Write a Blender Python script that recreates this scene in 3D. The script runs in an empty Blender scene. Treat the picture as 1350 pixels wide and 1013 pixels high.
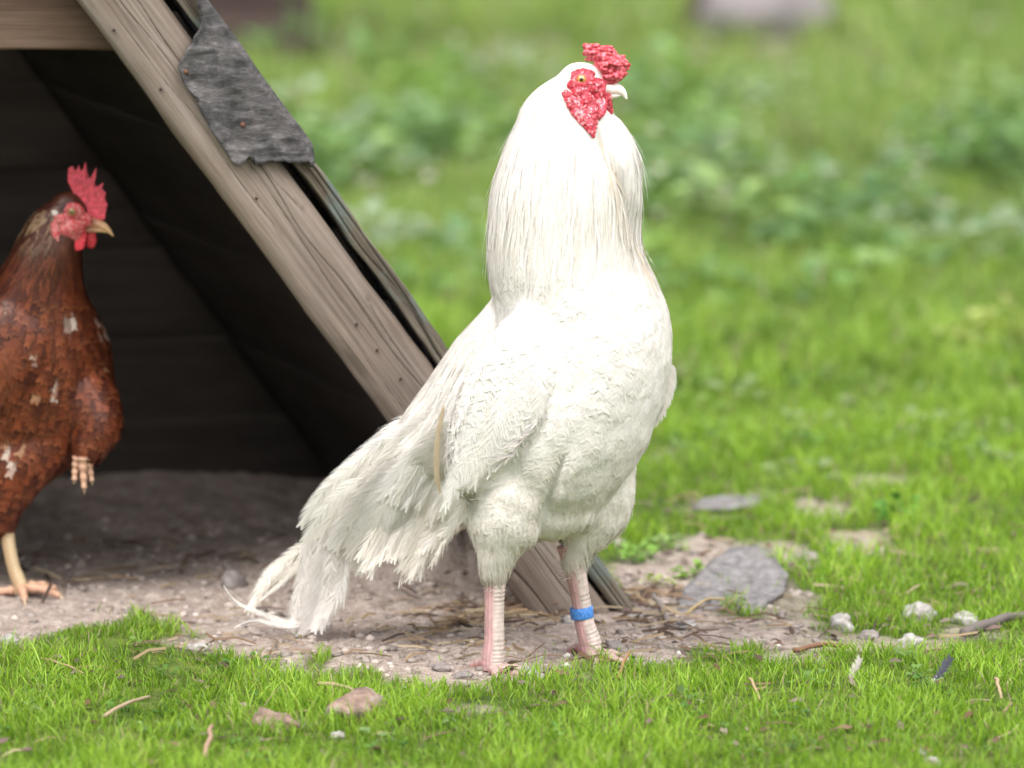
import bpy, bmesh, math, random
import numpy as np
from mathutils import Vector, Matrix, noise
from mathutils.bvhtree import BVHTree

random.seed(7)
rng = np.random.default_rng(11)
scene = bpy.context.scene
col = scene.collection

# ------------------------------------------------------------------ camera, sky, sun, exposure
CAM = Vector((0.0, -5.25, 1.12))
PITCH = 0.1598
FPX = 7500.0
cam_d = bpy.data.cameras.new('camera')
cam = bpy.data.objects.new('camera', cam_d)
col.objects.link(cam)
cam.location = CAM
cam.rotation_euler = (math.pi / 2 - PITCH, 0, 0)
cam_d.sensor_width = 36.0
cam_d.lens = 200.0
cam_d.clip_start = 0.1
cam_d.clip_end = 500.0
cam_d.dof.use_dof = True
cam_d.dof.focus_distance = 5.33
cam_d.dof.aperture_fstop = 4.0
scene.camera = cam

SUN_EL, SUN_AZ = math.radians(52), math.radians(-42)   # high, from the camera's left and behind it
world = bpy.data.worlds.new('World')
scene.world = world
world.use_nodes = True
wt = world.node_tree
bg = wt.nodes['Background']
sky = wt.nodes.new('ShaderNodeTexSky')
sky.sky_type = 'NISHITA'
sky.sun_disc = False
sky.sun_elevation = SUN_EL
sky.sun_rotation = math.radians(180) + SUN_AZ
sky.air_density = 1.0
sky.dust_density = 4.0
hs = wt.nodes.new('ShaderNodeHueSaturation')
hs.inputs['Saturation'].default_value = 0.25
wt.links.new(sky.outputs[0], hs.inputs['Color'])
wt.links.new(hs.outputs[0], bg.inputs['Color'])
bg.inputs['Strength'].default_value = 0.105
sun_d = bpy.data.lights.new('sun', 'SUN')
sun_d.energy = 1.5
sun_d.angle = math.radians(28)
sun_d.color = (1.0, 0.97, 0.93)
sun = bpy.data.objects.new('sun', sun_d)
col.objects.link(sun)
sdir = Vector((math.sin(SUN_AZ) * math.cos(SUN_EL), -math.cos(SUN_AZ) * math.cos(SUN_EL), math.sin(SUN_EL)))
sun.rotation_euler = (-sdir).to_track_quat('-Z', 'Y').to_euler()
scene.view_settings.view_transform = 'Standard'
scene.view_settings.look = 'None'
scene.view_settings.gamma = 1.0
scene.view_settings.use_curve_mapping = False
scene.view_settings.exposure = 1.55
scene.render.engine = 'CYCLES'
scene.cycles.use_denoising = True
scene.cycles.max_bounces = 6
scene.cycles.transparent_max_bounces = 6
scene.cycles.use_adaptive_sampling = True

# ------------------------------------------------------------------ helpers: survey of the place
FWD = Vector((0, math.cos(PITCH), -math.sin(PITCH)))
UPV = Vector((0, math.sin(PITCH), math.cos(PITCH)))
PXM = 0.000707

def ray(px, py):
    return FWD + Vector((1, 0, 0)) * ((px - 675.0) / FPX) - UPV * ((py - 506.5) / FPX)

def at(px, py, Y=0.0):
    d = ray(px, py)
    return CAM + d * ((Y - CAM.y) / d.y)

def gnd(px, py, z=0.0):
    d = ray(px, py)
    return CAM + d * ((z - CAM.z) / d.z)

def to_px(x, y, z):
    dx, dy, dz = x - CAM.x, y - CAM.y, z - CAM.z
    f = dy * FWD.y + dz * FWD.z
    u = dy * UPV.y + dz * UPV.z
    return 675 + FPX * dx / f, 506.5 - FPX * u / f

def hash2(i, j, s):
    n = (i.astype(np.int64) * 374761393 + j.astype(np.int64) * 668265263 + s * 974634777) & 0xffffffff
    n = ((n ^ (n >> 13)) * 1274126177) & 0xffffffff
    return ((n ^ (n >> 16)) & 0xffff) / 65535.0

def vnoise(x, y, s=0):
    xi, yi = np.floor(x), np.floor(y)
    fx, fy = x - xi, y - yi
    fx, fy = fx * fx * (3 - 2 * fx), fy * fy * (3 - 2 * fy)
    a, b = hash2(xi, yi, s), hash2(xi + 1, yi, s)
    c, d = hash2(xi, yi + 1, s), hash2(xi + 1, yi + 1, s)
    return (a * (1 - fx) + b * fx) * (1 - fy) + (c * (1 - fx) + d * fx) * fy

def fbm(x, y, s=0, o=4):
    t, a, w = 0, 1.0, 0
    for k in range(o):
        t = t + a * vnoise(x * 2 ** k + 17 * k, y * 2 ** k - 9 * k, s + k)
        w += a
        a *= 0.5
    return t / w

def sstep(a, b, x):
    t = np.clip((x - a) / (b - a), 0, 1)
    return t * t * (3 - 2 * t)

# dirt: how bare the ground is (0 grass, 1 bare); edges follow the yard's bare patch in front of the coop
EDGE_X = np.array([-900, -300, 0, 50, 100, 170, 240, 300, 380, 500, 600, 680, 760, 840, 900, 1000, 1100, 1400, 2500.])
EDGE_Y = np.array([850, 855, 848, 842, 832, 828, 845, 860, 875, 883, 886, 884, 877, 868, 864, 860, 856, 840, 800.])
PATCH = [(965, 822, 70, 14, 1.0), (930, 735, 90, 26, .9), (1040, 732, 45, 18, .9), (1130, 712, 60, 16, .8), (1085, 672, 40, 14, .8), (1150, 635, 40, 10, .7), (940, 672, 60, 12, .5),
         (960, 840, 130, 24, 1.0), (1150, 850, 120, 12, .7), (1010, 790, 60, 30, .6), (880, 800, 70, 60, 1.0), (1290, 835, 60, 14, .6),
         (1040, 868, 60, 8, .6), (610, 935, 40, 7, .5), (385, 955, 60, 10, .5), (1000, 655, 30, 10, .5), (880, 600, 26, 12, .5)]

def bare(x, y):
    px, py = to_px(x, y, np.zeros_like(x))
    n = fbm(x * 22, y * 12, 3, 4) - 0.5
    e = np.interp(px, EDGE_X, EDGE_Y)
    inside = sstep(-14, 10, e - py + n * 75)
    # to the right of the coop foot the bare ground gives way to the lawn
    lim = np.interp(py, [560, 700, 780, 860, 900], [600, 775, 815, 880, 920])
    inside = inside * sstep(-40, 25, lim - px + n * 130)
    inside = inside * sstep(560, 625, py)
    out = inside
    for cx, cy, rx, ry, s in PATCH:
        d = np.sqrt(((px - cx) / rx) ** 2 + ((py - cy) / ry) ** 2)
        out = np.maximum(out, s * sstep(1.25, 0.6, d + n * 1.5))
    far = sstep(28, 0, np.abs(py - 78 - n * 60)) * 0.8 * sstep(300, 420, px) * sstep(1300, 1000, px)
    return np.clip(np.maximum(out, far), 0, 1)

BANK = gnd(560, 765)
FOOT = gnd(760, 800)

def height(x, y, detail=True):
    x = np.asarray(x, float); y = np.asarray(y, float)
    px, py = to_px(x, y, np.zeros_like(x))
    e = np.interp(px, EDGE_X, EDGE_Y)
    d = bare(x, y)
    h = 0.007 * (fbm(x * 4, y * 4, 21, 3) - 0.5)
    h = h + 0.012 * np.exp(-(((px - 170) / 110) ** 2 + ((py - 862) / 26) ** 2))
    n = fbm(x * 45, y * 30, 31, 4)
    bk = np.exp(-(((x - BANK.x) / 0.075) ** 2 + ((y - BANK.y - .03) / 0.06) ** 2) ** 1.2)
    h = h + bk * (0.045 + 0.026 * n)
    bk2 = np.exp(-(((x + 0.19) / 0.12) ** 2 + ((y - .34) / 0.06) ** 2))
    h = h + bk2 * 0.012 * n
    h = h + d * (0.009 * (n - .5) + 0.0035 * (fbm(x * 160, y * 110, 41, 3) - .5))
    inn = sstep(.62, .86, y) * sstep(1.3, 1.0, y) * sstep(.12, -.10, x) * sstep(-1.4, -1.1, x)
    h = h + inn * (.002 + .030 * (fbm(x * 9, y * 9, 141, 3) - .35).clip(0, 1))
    # rolling ground further off
    far = sstep(3, 30, y)
    h = h + far * 1.2 * (fbm(x * .05, y * .05, 71, 3) - .5)
    return h

def hz(x, y):
    return float(height(np.array([x]), np.array([y]))[0])

def on_ground(px, py):
    p = gnd(px, py)
    for _ in range(3):
        p = gnd(px, py, hz(p.x, p.y))
    return p

# ------------------------------------------------------------------ helpers: objects
def tag(o, label=None, cat=None, group=None, kind=None):
    if label: o['label'] = label
    if cat: o['category'] = cat
    if group: o['group'] = group
    if kind: o['kind'] = kind
    return o

def empty(name, loc, label, cat, group=None):
    o = bpy.data.objects.new(name, None)
    col.objects.link(o)
    o.location = loc
    o.empty_display_size = 0.05
    bpy.context.view_layer.update()
    return tag(o, label, cat, group)

def link(name, me, mats, parent=None, smooth=True):
    o = bpy.data.objects.new(name, me)
    col.objects.link(o)
    if not isinstance(mats, (list, tuple)): mats = [mats]
    for m in mats: me.materials.append(m)
    if parent is not None:
        o.parent = parent
        # the mesh is written in world coordinates: bring it into its parent's frame
        inv = world_of(parent).inverted()
        me.transform(inv)
    if smooth:
        me.polygons.foreach_set('use_smooth', np.ones(len(me.polygons), bool))
    return o

def world_of(o):
    m = Matrix.Translation(o.location) @ o.rotation_euler.to_matrix().to_4x4()
    return (world_of(o.parent) @ m) if o.parent else m

def arr_mesh(name, V, quads=None, tris=None, C=None, mat_idx=None, NV=None):
    me = bpy.data.meshes.new(name)
    V = np.asarray(V, np.float32).reshape(-1, 3)
    parts, tot = [], []
    if quads is not None and len(quads):
        parts.append(np.asarray(quads, np.int32).reshape(-1)); tot.append(np.full(len(quads), 4, np.int32))
    if tris is not None and len(tris):
        parts.append(np.asarray(tris, np.int32).reshape(-1)); tot.append(np.full(len(tris), 3, np.int32))
    loops = np.concatenate(parts); tot = np.concatenate(tot)
    me.vertices.add(len(V)); me.vertices.foreach_set('co', V.ravel())
    me.loops.add(len(loops)); me.loops.foreach_set('vertex_index', loops)
    me.polygons.add(len(tot))
    st = np.concatenate(([0], np.cumsum(tot)[:-1])).astype(np.int32)
    me.polygons.foreach_set('loop_start', st)
    if mat_idx is not None: me.polygons.foreach_set('material_index', np.asarray(mat_idx, np.int32))
    me.update(calc_edges=True)
    if NV is not None:
        me.polygons.foreach_set('use_smooth', np.ones(len(me.polygons), bool))
        me.normals_split_custom_set_from_vertices(np.asarray(NV, np.float32).reshape(-1, 3))
    if C is not None:
        C = np.asarray(C, np.float32).reshape(-1, 3)
        a = me.color_attributes.new('col', 'FLOAT_COLOR', 'POINT')
        a.data.foreach_set('color', np.concatenate([C, np.ones((len(C), 1), np.float32)], 1).ravel())
    return me

# ------------------------------------------------------------------ helpers: materials
def new_mat(name):
    m = bpy.data.materials.new(name)
    m.use_nodes = True
    nt = m.node_tree
    b = nt.nodes['Principled BSDF']
    return m, nt, b

def N(nt, t, **kw):
    n = nt.nodes.new(t)
    for k, v in kw.items():
        if k.startswith('i_'):
            key = k[2:]
            key = int(key) if key.isdigit() else key.replace('_', ' ')
            n.inputs[key].default_value = v
        else:
            setattr(n, k, v)
    return n

def ramp(nt, src, stops, interp='LINEAR'):
    r = nt.nodes.new('ShaderNodeValToRGB')
    r.color_ramp.interpolation = interp
    el = r.color_ramp.elements
    while len(el) > 1: el.remove(el[-1])
    el[0].position = stops[0][0]; el[0].color = (*stops[0][1], 1)
    for p, c in stops[1:]:
        e = el.new(p); e.color = (*c, 1)
    nt.links.new(src, r.inputs[0])
    return r

def mixc(nt, fac, a, b, mode='MIX'):
    m = nt.nodes.new('ShaderNodeMix')
    m.data_type = 'RGBA'; m.blend_type = mode
    for s, v in ((0, fac), (6, a), (7, b)):
        if hasattr(v, 'is_linked') or hasattr(v, 'links'): nt.links.new(v, m.inputs[s])
        elif isinstance(v, (int, float)): m.inputs[s].default_value = v
        else: m.inputs[s].default_value = (*v, 1)
    return m.outputs[2]

def bump(nt, b, h, strength, dist):
    bp = N(nt, 'ShaderNodeBump'); bp.inputs['Strength'].default_value = strength; bp.inputs['Distance'].default_value = dist
    nt.links.new(h, bp.inputs['Height']); nt.links.new(bp.outputs[0], b.inputs['Normal'])
    return bp

def noise_n(nt, scale, detail=4, rough=.55, stretch=None, dist=0.0, coord='Object'):
    tc = N(nt, 'ShaderNodeTexCoord')
    n = N(nt, 'ShaderNodeTexNoise'); n.inputs['Scale'].default_value = scale
    n.inputs['Detail'].default_value = detail; n.inputs['Roughness'].default_value = rough; n.inputs['Distortion'].default_value = dist
    if stretch:
        mp = N(nt, 'ShaderNodeMapping'); mp.inputs['Scale'].default_value = stretch
        nt.links.new(tc.outputs[coord], mp.inputs[0]); nt.links.new(mp.outputs[0], n.inputs['Vector'])
    else:
        nt.links.new(tc.outputs[coord], n.inputs['Vector'])
    return n

def leafy(name, rough=.5, trans=.35, spec=.25, tint=(1, 1, 1), tgain=(1.15, 1.25, .6)):
    """Thin stuff (grass, leaves, feathers): the col attribute, light going partly through."""
    m, nt, b = new_mat(name)
    at_ = N(nt, 'ShaderNodeAttribute', attribute_name='col')
    c = mixc(nt, 1.0, at_.outputs['Color'], tint, 'MULTIPLY')
    nt.links.new(c, b.inputs['Base Color'])
    b.inputs['Roughness'].default_value = rough
    b.inputs['Specular IOR Level'].default_value = spec
    tr = N(nt, 'ShaderNodeBsdfTranslucent')
    c2 = mixc(nt, 1.0, c, tgain, 'MULTIPLY')
    nt.links.new(c2, tr.inputs['Color'])
    mx = N(nt, 'ShaderNodeMixShader'); mx.inputs[0].default_value = trans
    nt.links.new(b.outputs[0], mx.inputs[1]); nt.links.new(tr.outputs[0], mx.inputs[2])
    nt.links.new(mx.outputs[0], nt.nodes['Material Output'].inputs['Surface'])
    return m

M = {}
M['grass'] = leafy('grass_blade', .45, .42, .3)
M['weed'] = leafy('weed_leaf', .55, .35, .25)
M['white_feather'] = leafy('white_feather', .75, .40, .15, tgain=(1.0, .95, .90))
M['brown_feather'] = leafy('brown_feather', .42, .10, .35, tgain=(1.1, .8, .6))
M['straw'] = leafy('straw', .7, .10, .2, tint=(.62, .60, .60), tgain=(1, .9, .6))

def skin_mat(name, scale=900, bs=.5, rough=.4, spec=.5, sss=.0, bd=.0006):
    m, nt, b = new_mat(name)
    a = N(nt, 'ShaderNodeAttribute', attribute_name='col')
    n = noise_n(nt, scale, 3)
    r = ramp(nt, n.outputs['Fac'], [(.3, (.8, .8, .8)), (.7, (1.1, 1.1, 1.1))])
    nt.links.new(mixc(nt, 1.0, a.outputs['Color'], r.outputs[0], 'MULTIPLY'), b.inputs['Base Color'])
    b.inputs['Roughness'].default_value = rough
    b.inputs['Specular IOR Level'].default_value = spec
    if sss:
        b.inputs['Subsurface Weight'].default_value = sss
        b.inputs['Subsurface Radius'].default_value = (.006, .002, .001)
        b.inputs['Subsurface Scale'].default_value = .6
    bump(nt, b, n.outputs['Fac'], bs, bd)
    return m
M['skin'] = skin_mat('bird_skin', 700, .3, .42, .4, sss=.35)
M['leg'] = skin_mat('scaly_leg', 1500, .3, .5, .35)
M['beak'] = skin_mat('beak_horn', 300, .1, .3, .5)

def plain(name, c, rough=.5, spec=.5, coat=0.0):
    m, nt, b = new_mat(name)
    b.inputs['Base Color'].default_value = (*c, 1)
    b.inputs['Roughness'].default_value = rough
    b.inputs['Specular IOR Level'].default_value = spec
    b.inputs['Coat Weight'].default_value = coat
    return m
M['pupil'] = plain('pupil', (.01, .008, .006), .05, .8, 1)
M['iris'] = plain('iris_orange', (.55, .25, .06), .12, .6, 1)
M['iris_dull'] = plain('iris_olive', (.30, .19, .05), .12, .6, 1)
def band_mat():
    m, nt, b = new_mat('blue_leg_band')
    n = noise_n(nt, 500, 4)
    r = ramp(nt, n.outputs['Fac'], [(.35, (.03, .13, .42)), (.6, (.07, .24, .62)), (.75, (.25, .42, .7))])
    nt.links.new(r.outputs[0], b.inputs['Base Color']); b.inputs['Roughness'].default_value = .4
    return m
M['band'] = band_mat()

def wood(name, stops, grain=1.0, bs=.6, rough=.75, tint2=None):
    """grain runs along the object's local X"""
    m, nt, b = new_mat(name)
    g1 = noise_n(nt, 30, 8, .65, (0.10, 1.6, 1.6), 0.4)
    g2 = noise_n(nt, 220, 6, .7, (0.025, 1, 1), 0.2)
    big = noise_n(nt, 9, 4, .6, (0.5, 1.2, 1.2))
    mx = N(nt, 'ShaderNodeMath', operation='MULTIPLY_ADD', i_1=.5)
    nt.links.new(g2.outputs['Fac'], mx.inputs[0]); 
    hm = N(nt, 'ShaderNodeMath', operation='MULTIPLY', i_1=.5)
    nt.links.new(g1.outputs['Fac'], hm.inputs[0]); nt.links.new(hm.outputs[0], mx.inputs[2])
    r = ramp(nt, mx.outputs[0], stops)
    c = r.outputs[0]
    rb = ramp(nt, big.outputs['Fac'], [(.35, (.75, .72, .70)), (.5, (1, 1, 1)), (.68, (1.15, 1.12, 1.08))])
    c = mixc(nt, 1.0, c, rb.outputs[0], 'MULTIPLY')
    if tint2:
        bl = noise_n(nt, 26, 5, .6, (.6, 1, 1))
        fr = ramp(nt, bl.outputs['Fac'], [(.52, (0, 0, 0)), (.62, (1, 1, 1))])
        c = mixc(nt, fr.outputs[0], c, tint2)
    a = N(nt, 'ShaderNodeAttribute', attribute_name='col')
    c = mixc(nt, 1.0, c, a.outputs['Color'], 'MULTIPLY')
    nt.links.new(c, b.inputs['Base Color'])
    b.inputs['Roughness'].default_value = rough
    b.inputs['Specular IOR Level'].default_value = .25
    bump(nt, b, mx.outputs[0], bs, .003)
    return m
M['wood'] = wood('weathered_wood', [(.30, (.075, .055, .043)), (.41, (.135, .104, .084)), (.52, (.19, .153, .128)), (.66, (.26, .222, .196))], bs=.28)
M['wood_edge'] = wood('weathered_board_edge', [(.30, (.03, .024, .018)), (.43, (.09, .072, .055)), (.53, (.16, .14, .11)), (.66, (.26, .24, .20))], bs=.9, tint2=(.11, .125, .11))
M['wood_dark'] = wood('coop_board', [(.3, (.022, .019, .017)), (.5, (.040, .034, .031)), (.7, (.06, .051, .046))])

def felt_mat():
    m, nt, b = new_mat('old_roofing_felt')
    n1 = noise_n(nt, 110, 10, .8, (.32, 1, 1.3), .1)
    n2 = noise_n(nt, 34, 6, .65, (1, 1, 1), .3)
    r = ramp(nt, n1.outputs['Fac'], [(.36, (.022, .020, .020)), (.46, (.065, .061, .061)), (.55, (.115, .107, .110)), (.66, (.21, .198, .203))])
    r2 = ramp(nt, n2.outputs['Fac'], [(.38, (.45, .45, .47)), (.52, (1, 1, 1)), (.65, (1.3, 1.22, 1.2))])
    nt.links.new(mixc(nt, 1, r.outputs[0], r2.outputs[0], 'MULTIPLY'), b.inputs['Base Color'])
    b.inputs['Roughness'].default_value = .85
    bump(nt, b, n1.outputs['Fac'], .9, .004)
    return m
M['felt'] = felt_mat()

def ground_mat():
    m, nt, b = new_mat('yard_soil')
    a = N(nt, 'ShaderNodeAttribute', attribute_name='col')   # red channel: bare soil, blue: damp
    sp = N(nt, 'ShaderNodeSeparateColor'); nt.links.new(a.outputs['Color'], sp.inputs[0])
    n1 = noise_n(nt, 60, 8, .7); n2 = noise_n(nt, 400, 4, .7); n3 = noise_n(nt, 9, 4, .6)
    soil = ramp(nt, n1.outputs['Fac'], [(.3, (.21, .165, .14)), (.5, (.385, .315, .275)), (.68, (.51, .445, .40))])
    spk = ramp(nt, n2.outputs['Fac'], [(.32, (.55, .5, .46)), (.5, (1, 1, 1)), (.66, (1.25, 1.22, 1.2))])
    s = mixc(nt, 1, soil.outputs[0], spk.outputs[0], 'MULTIPLY')
    turf = ramp(nt, n3.outputs['Fac'], [(.35, (.06, .10, .02)), (.6, (.12, .17, .035)), (.75, (.16, .16, .07))])
    tm = ramp(nt, n1.outputs['Fac'], [(.35, (.45, .42, .5)), (.5, (1, 1, 1)), (.62, (1.5, 1.25, 1.3))])
    c = mixc(nt, sp.outputs[0], mixc(nt, 1, turf.outputs[0], tm.outputs[0], 'MULTIPLY'), s)
    nt.links.new(c, b.inputs['Base Color'])
    b.inputs['Roughness'].default_value = .95
    b.inputs['Specular IOR Level'].default_value = .15
    ad = N(nt, 'ShaderNodeMath', operation='ADD'); nt.links.new(n1.outputs['Fac'], ad.inputs[0]); nt.links.new(n2.outputs['Fac'], ad.inputs[1])
    bump(nt, b, ad.outputs[0], .8, .004)
    return m
M['ground'] = ground_mat()

def stone_mat(name, stops, scale=60, bs=.6):
    m, nt, b = new_mat(name)
    n1 = noise_n(nt, scale, 8, .65, dist=.3)
    r = ramp(nt, n1.outputs['Fac'], stops)
    nt.links.new(r.outputs[0], b.inputs['Base Color'])
    b.inputs['Roughness'].default_value = .85
    bump(nt, b, n1.outputs['Fac'], bs, .003)
    return m
M['white_stone'] = stone_mat('pale_stone', [(.3, (.14, .12, .10)), (.45, (.27, .25, .23)), (.62, (.42, .40, .385))], 80)
M['grey_stone'] = stone_mat('grey_stone', [(.3, (.11, .095, .085)), (.5, (.21, .18, .17)), (.7, (.31, .28, .265))], 60)
M['clod'] = stone_mat('dry_clod', [(.34, (.11, .075, .06)), (.5, (.24, .16, .125)), (.62, (.30, .25, .22))], 55, 1.0)
M['slate'] = stone_mat('slate_grey', [(.36, (.10, .092, .09)), (.5, (.17, .158, .156)), (.64, (.25, .235, .235))], 90, 1.0)
M['far_wood'] = stone_mat('dark_old_timber', [(.3, (.03, .018, .016)), (.7, (.075, .045, .04))], 10)
M['far_stone'] = stone_mat('far_boulder', [(.3, (.13, .115, .115)), (.6, (.22, .195, .20))], 6)

# ------------------------------------------------------------------ ground
def graded(a0, a1, step, out, g=1.18):
    c = list(np.arange(a0, a1 + 1e-9, step))
    s, v = step, a1
    while v < out[1]:
        s *= g; v += s; c.append(v)
    s, v, lo = step, a0, []
    while v > out[0]:
        s *= g; v -= s; lo.append(v)
    return np.array(lo[::-1] + c)

gx = graded(-0.62, 0.60, 0.0036, (-120, 120))
gy = graded(-0.45, 1.00, 0.0045, (-30, 260))
GX, GY = np.meshgrid(gx, gy)
GZ = height(GX, GY)
nx, ny = len(gx), len(gy)
ii = (np.arange(ny - 1)[:, None] * nx + np.arange(nx - 1)[None, :]).ravel()
Q = np.stack([ii, ii + 1, ii + nx + 1, ii + nx], 1)
B = bare(GX, GY)
Cg = np.stack([B, B * 0, B * 0], -1)
link('ground', arr_mesh('ground', np.stack([GX, GY, GZ], -1), Q, None, Cg), M['ground'])['kind'] = 'structure'

# ------------------------------------------------------------------ grass
def blades(n, y0, y1, hgt, wid, seg, margin, name, label, xcap=None):
    """individual curved blades over the lawn between two distances from the camera"""
    y = rng.uniform(y0, y1, n)
    half = (y - CAM.y) * 0.0905 + margin
    x = rng.uniform(-1, 1, n) * half
    b = bare(x, y)
    keep = rng.uniform(0, 1, n) > np.clip(b * 1.25 + (b > .55) * 1, 0, 0.997)
    clump = fbm(x * 60, y * 60, 91, 2)
    keep &= rng.uniform(0, 1, n) < sstep(.25, .6, clump) * .85 + .18
    thinp = fbm(x * 16, y * 11, 121, 3)
    keep &= rng.uniform(0, 1, n) < sstep(.30, .46, thinp) * .5 + .5
    # no grass under the coop roof
    keep &= ~((x < np.interp(y, [0.1, 1.2], [0.12, -0.2])) & (y > 0.27) & (y < 1.25) & (x > -1.1))
    x, y = x[keep], y[keep]; n = len(x)
    z = height(x, y)
    patch = np.clip((fbm(x * 9, y * 6, 51, 4) - .5) * 1.7 + .5, 0, 1)
    h = hgt * rng.uniform(.45, 1.15, n) * (0.45 + 1.1 * patch) * (1 - .5 * bare(x, y))
    tall = rng.uniform(0, 1, n) < .03
    h[tall] *= 1.5
    w = wid * rng.uniform(.6, 1.2, n)
    yaw = rng.uniform(0, 2 * np.pi, n)
    lean = rng.uniform(.1, .95, n)
    ld = rng.uniform(0, 2 * np.pi, n)
    side = np.stack([np.cos(yaw), np.sin(yaw), np.zeros(n)], -1)
    ldv = np.stack([np.cos(ld), np.sin(ld), np.zeros(n)], -1)
    base = np.stack([x, y, z - .001], -1)
    rows = []
    for k in range(seg + 1):
        t = k / seg
        c = base + np.array([0, 0, 1.0]) * (h * (t - .18 * lean * t * t))[:, None] + ldv * (h * lean * t ** 1.8)[:, None]
        if k < seg:
            ww = (w * (1 - t * .45) * (.7 if k == 0 else 1))[:, None] * .5
            rows += [c - side * ww, c + side * ww]
        else:
            rows.append(c)
    V = np.stack(rows, 1)
    nv = V.shape[1]
    off = (np.arange(n) * nv)[:, None]
    q = []
    for k in range(seg - 1):
        q.append(off + np.array([2 * k, 2 * k + 1, 2 * k + 3, 2 * k + 2]))
    q = np.concatenate(q) if q else None
    t_ = off + np.array([2 * seg - 2, 2 * seg - 1, 2 * seg])
    tone = rng.uniform(0, 1, n)[:, None]
    pt = np.clip((patch - .5) * 2.2 + .5, 0, 1)[:, None]
    c1 = np.array([.115, .235, .020]); c2 = np.array([.30, .47, .045]); c3 = np.array([.42, .50, .10])
    C = c1 * (1 - tone) + c2 * tone
    C = C * (.85 + .3 * pt) + (c3 - C) * (pt * tone * .35)
    dry = (rng.uniform(0, 1, n) < .06)
    C[dry] = np.array([.38, .31, .19]) * rng.uniform(.5, 1.1, (dry.sum(), 1))
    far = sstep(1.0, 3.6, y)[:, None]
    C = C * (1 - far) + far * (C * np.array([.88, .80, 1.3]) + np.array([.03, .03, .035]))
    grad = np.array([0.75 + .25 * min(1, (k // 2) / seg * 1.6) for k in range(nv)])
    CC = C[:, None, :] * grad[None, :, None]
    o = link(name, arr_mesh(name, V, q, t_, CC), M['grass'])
    return tag(o, label, 'grass', None, 'stuff')

blades(95000, -0.60, 0.35, .0195, .0016, 3, .12, 'grass', 'short bright green grass in front of the white rooster and the dirt')
blades(64000, 0.35, 1.6, .024, .0021, 3, .12, 'grass', 'green lawn just behind the rooster, right of the coop')
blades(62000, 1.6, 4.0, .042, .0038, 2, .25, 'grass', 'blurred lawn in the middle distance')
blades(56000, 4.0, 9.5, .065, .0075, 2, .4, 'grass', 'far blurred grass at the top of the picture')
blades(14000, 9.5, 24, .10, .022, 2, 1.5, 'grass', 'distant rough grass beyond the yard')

# ------------------------------------------------------------------ leafy weeds
def leaf_cloud(spots, name, label, mat='weed', parent=None, colors=None, cat='weeds', kind='stuff'):
    V, T, C = [], [], []
    k = 0
    for (x, y, H, R, nl, ls, cc) in spots:
        z = hz(x, y)
        for i in range(nl):
            a = random.uniform(0, 6.283); r = R * math.sqrt(random.random()); hh = H * (1 - .6 * (r / R) ** 2) * random.uniform(.25, 1)
            p = np.array([x + r * math.cos(a), y + r * math.sin(a), z + hh])
            s = ls * random.uniform(.5, 1.15)
            d = np.array([math.cos(a + random.uniform(-.9, .9)), math.sin(a + random.uniform(-.9, .9)), random.uniform(-.3, .5)])
            d /= np.linalg.norm(d)
            u = np.array([random.uniform(-.4, .4), random.uniform(-.4, .4), 1]); sd = np.cross(d, u); sd /= np.linalg.norm(sd)
            up = np.cross(sd, d)
            cup = random.uniform(.05, .25)
            pts = [p, p + s * (.35 * d + .42 * sd + cup * up), p + s * (.75 * d + .36 * sd + cup * up), p + s * (1.05 * d), p + s * (.75 * d - .36 * sd + cup * up), p + s * (.35 * d - .42 * sd + cup * up), p + s * .5 * d - up * .02 * s]
            V += pts
            for q in range(6):
                T.append((k + 6, k + q, k + (q + 1) % 6))
            f = random.uniform(.7, 1.25)
            C += [np.array(cc) * f] * 7
            k += 7
            if random.random() < .5:     # stalk
                b = np.array([x, y, z]) + (p - np.array([x, y, z])) * np.array([.4, .4, 0])
                e = np.array([.0009, 0, 0])
                V += [b - e, b + e, p]; T.append((k, k + 1, k + 2)); C += [np.array(cc) * .7] * 3; k += 3
    o = link(name, arr_mesh(name, np.array(V), None, np.array(T), np.array(C)), M[mat], parent)
    if parent is None: tag(o, label, cat, None, kind)
    return o

sp = []
for i in range(230):        # broad leaved weeds in loose drifts behind the lawn
    py = random.triangular(100, 430, 210); px = random.uniform(200, 1550)
    if noise.noise(Vector((px * .006, py * .012, 4.2))) < -.12: continue
    p = gnd(px, py)
    cc = random.choice([(.14, .25, .08), (.18, .29, .12), (.13, .23, .10), (.24, .35, .13), (.26, .32, .22), (.19, .31, .07)])
    hs_ = np.interp(py, [100, 250, 430], [.16, .12, .03])
    sp.append((p.x, p.y, hs_ * random.uniform(.4, 1.1), random.uniform(.05, .13), 30, .040, cc))
leaf_cloud(sp, 'weeds', 'blurred broad leaved weeds growing across the far lawn')
sp = []
for i in range(70):
    px, py = random.uniform(880, 1500), random.uniform(330, 640)
    p = gnd(px, py)
    cc = random.choice([(.09, .18, .04), (.16, .25, .06), (.20, .26, .11)])
    sp.append((p.x, p.y, .025, .035, 14, .018, cc))
leaf_cloud(sp, 'clover', 'low clover leaves scattered through the lawn to the right', cat='clover')
sp = []
for i in range(60):
    px, py = random.uniform(-40, 1400), random.uniform(872, 1040)
    p = gnd(px, py)
    if bare(np.array([p.x]), np.array([p.y]))[0] > .5: continue
    sp.append((p.x, p.y, .014, .016, 12, .0075, random.choice([(.09, .19, .04), (.14, .24, .06), (.17, .26, .10)])))
leaf_cloud(sp, 'clover', 'tiny clover leaves among the foreground grass', cat='clover')
sp = []
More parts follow.
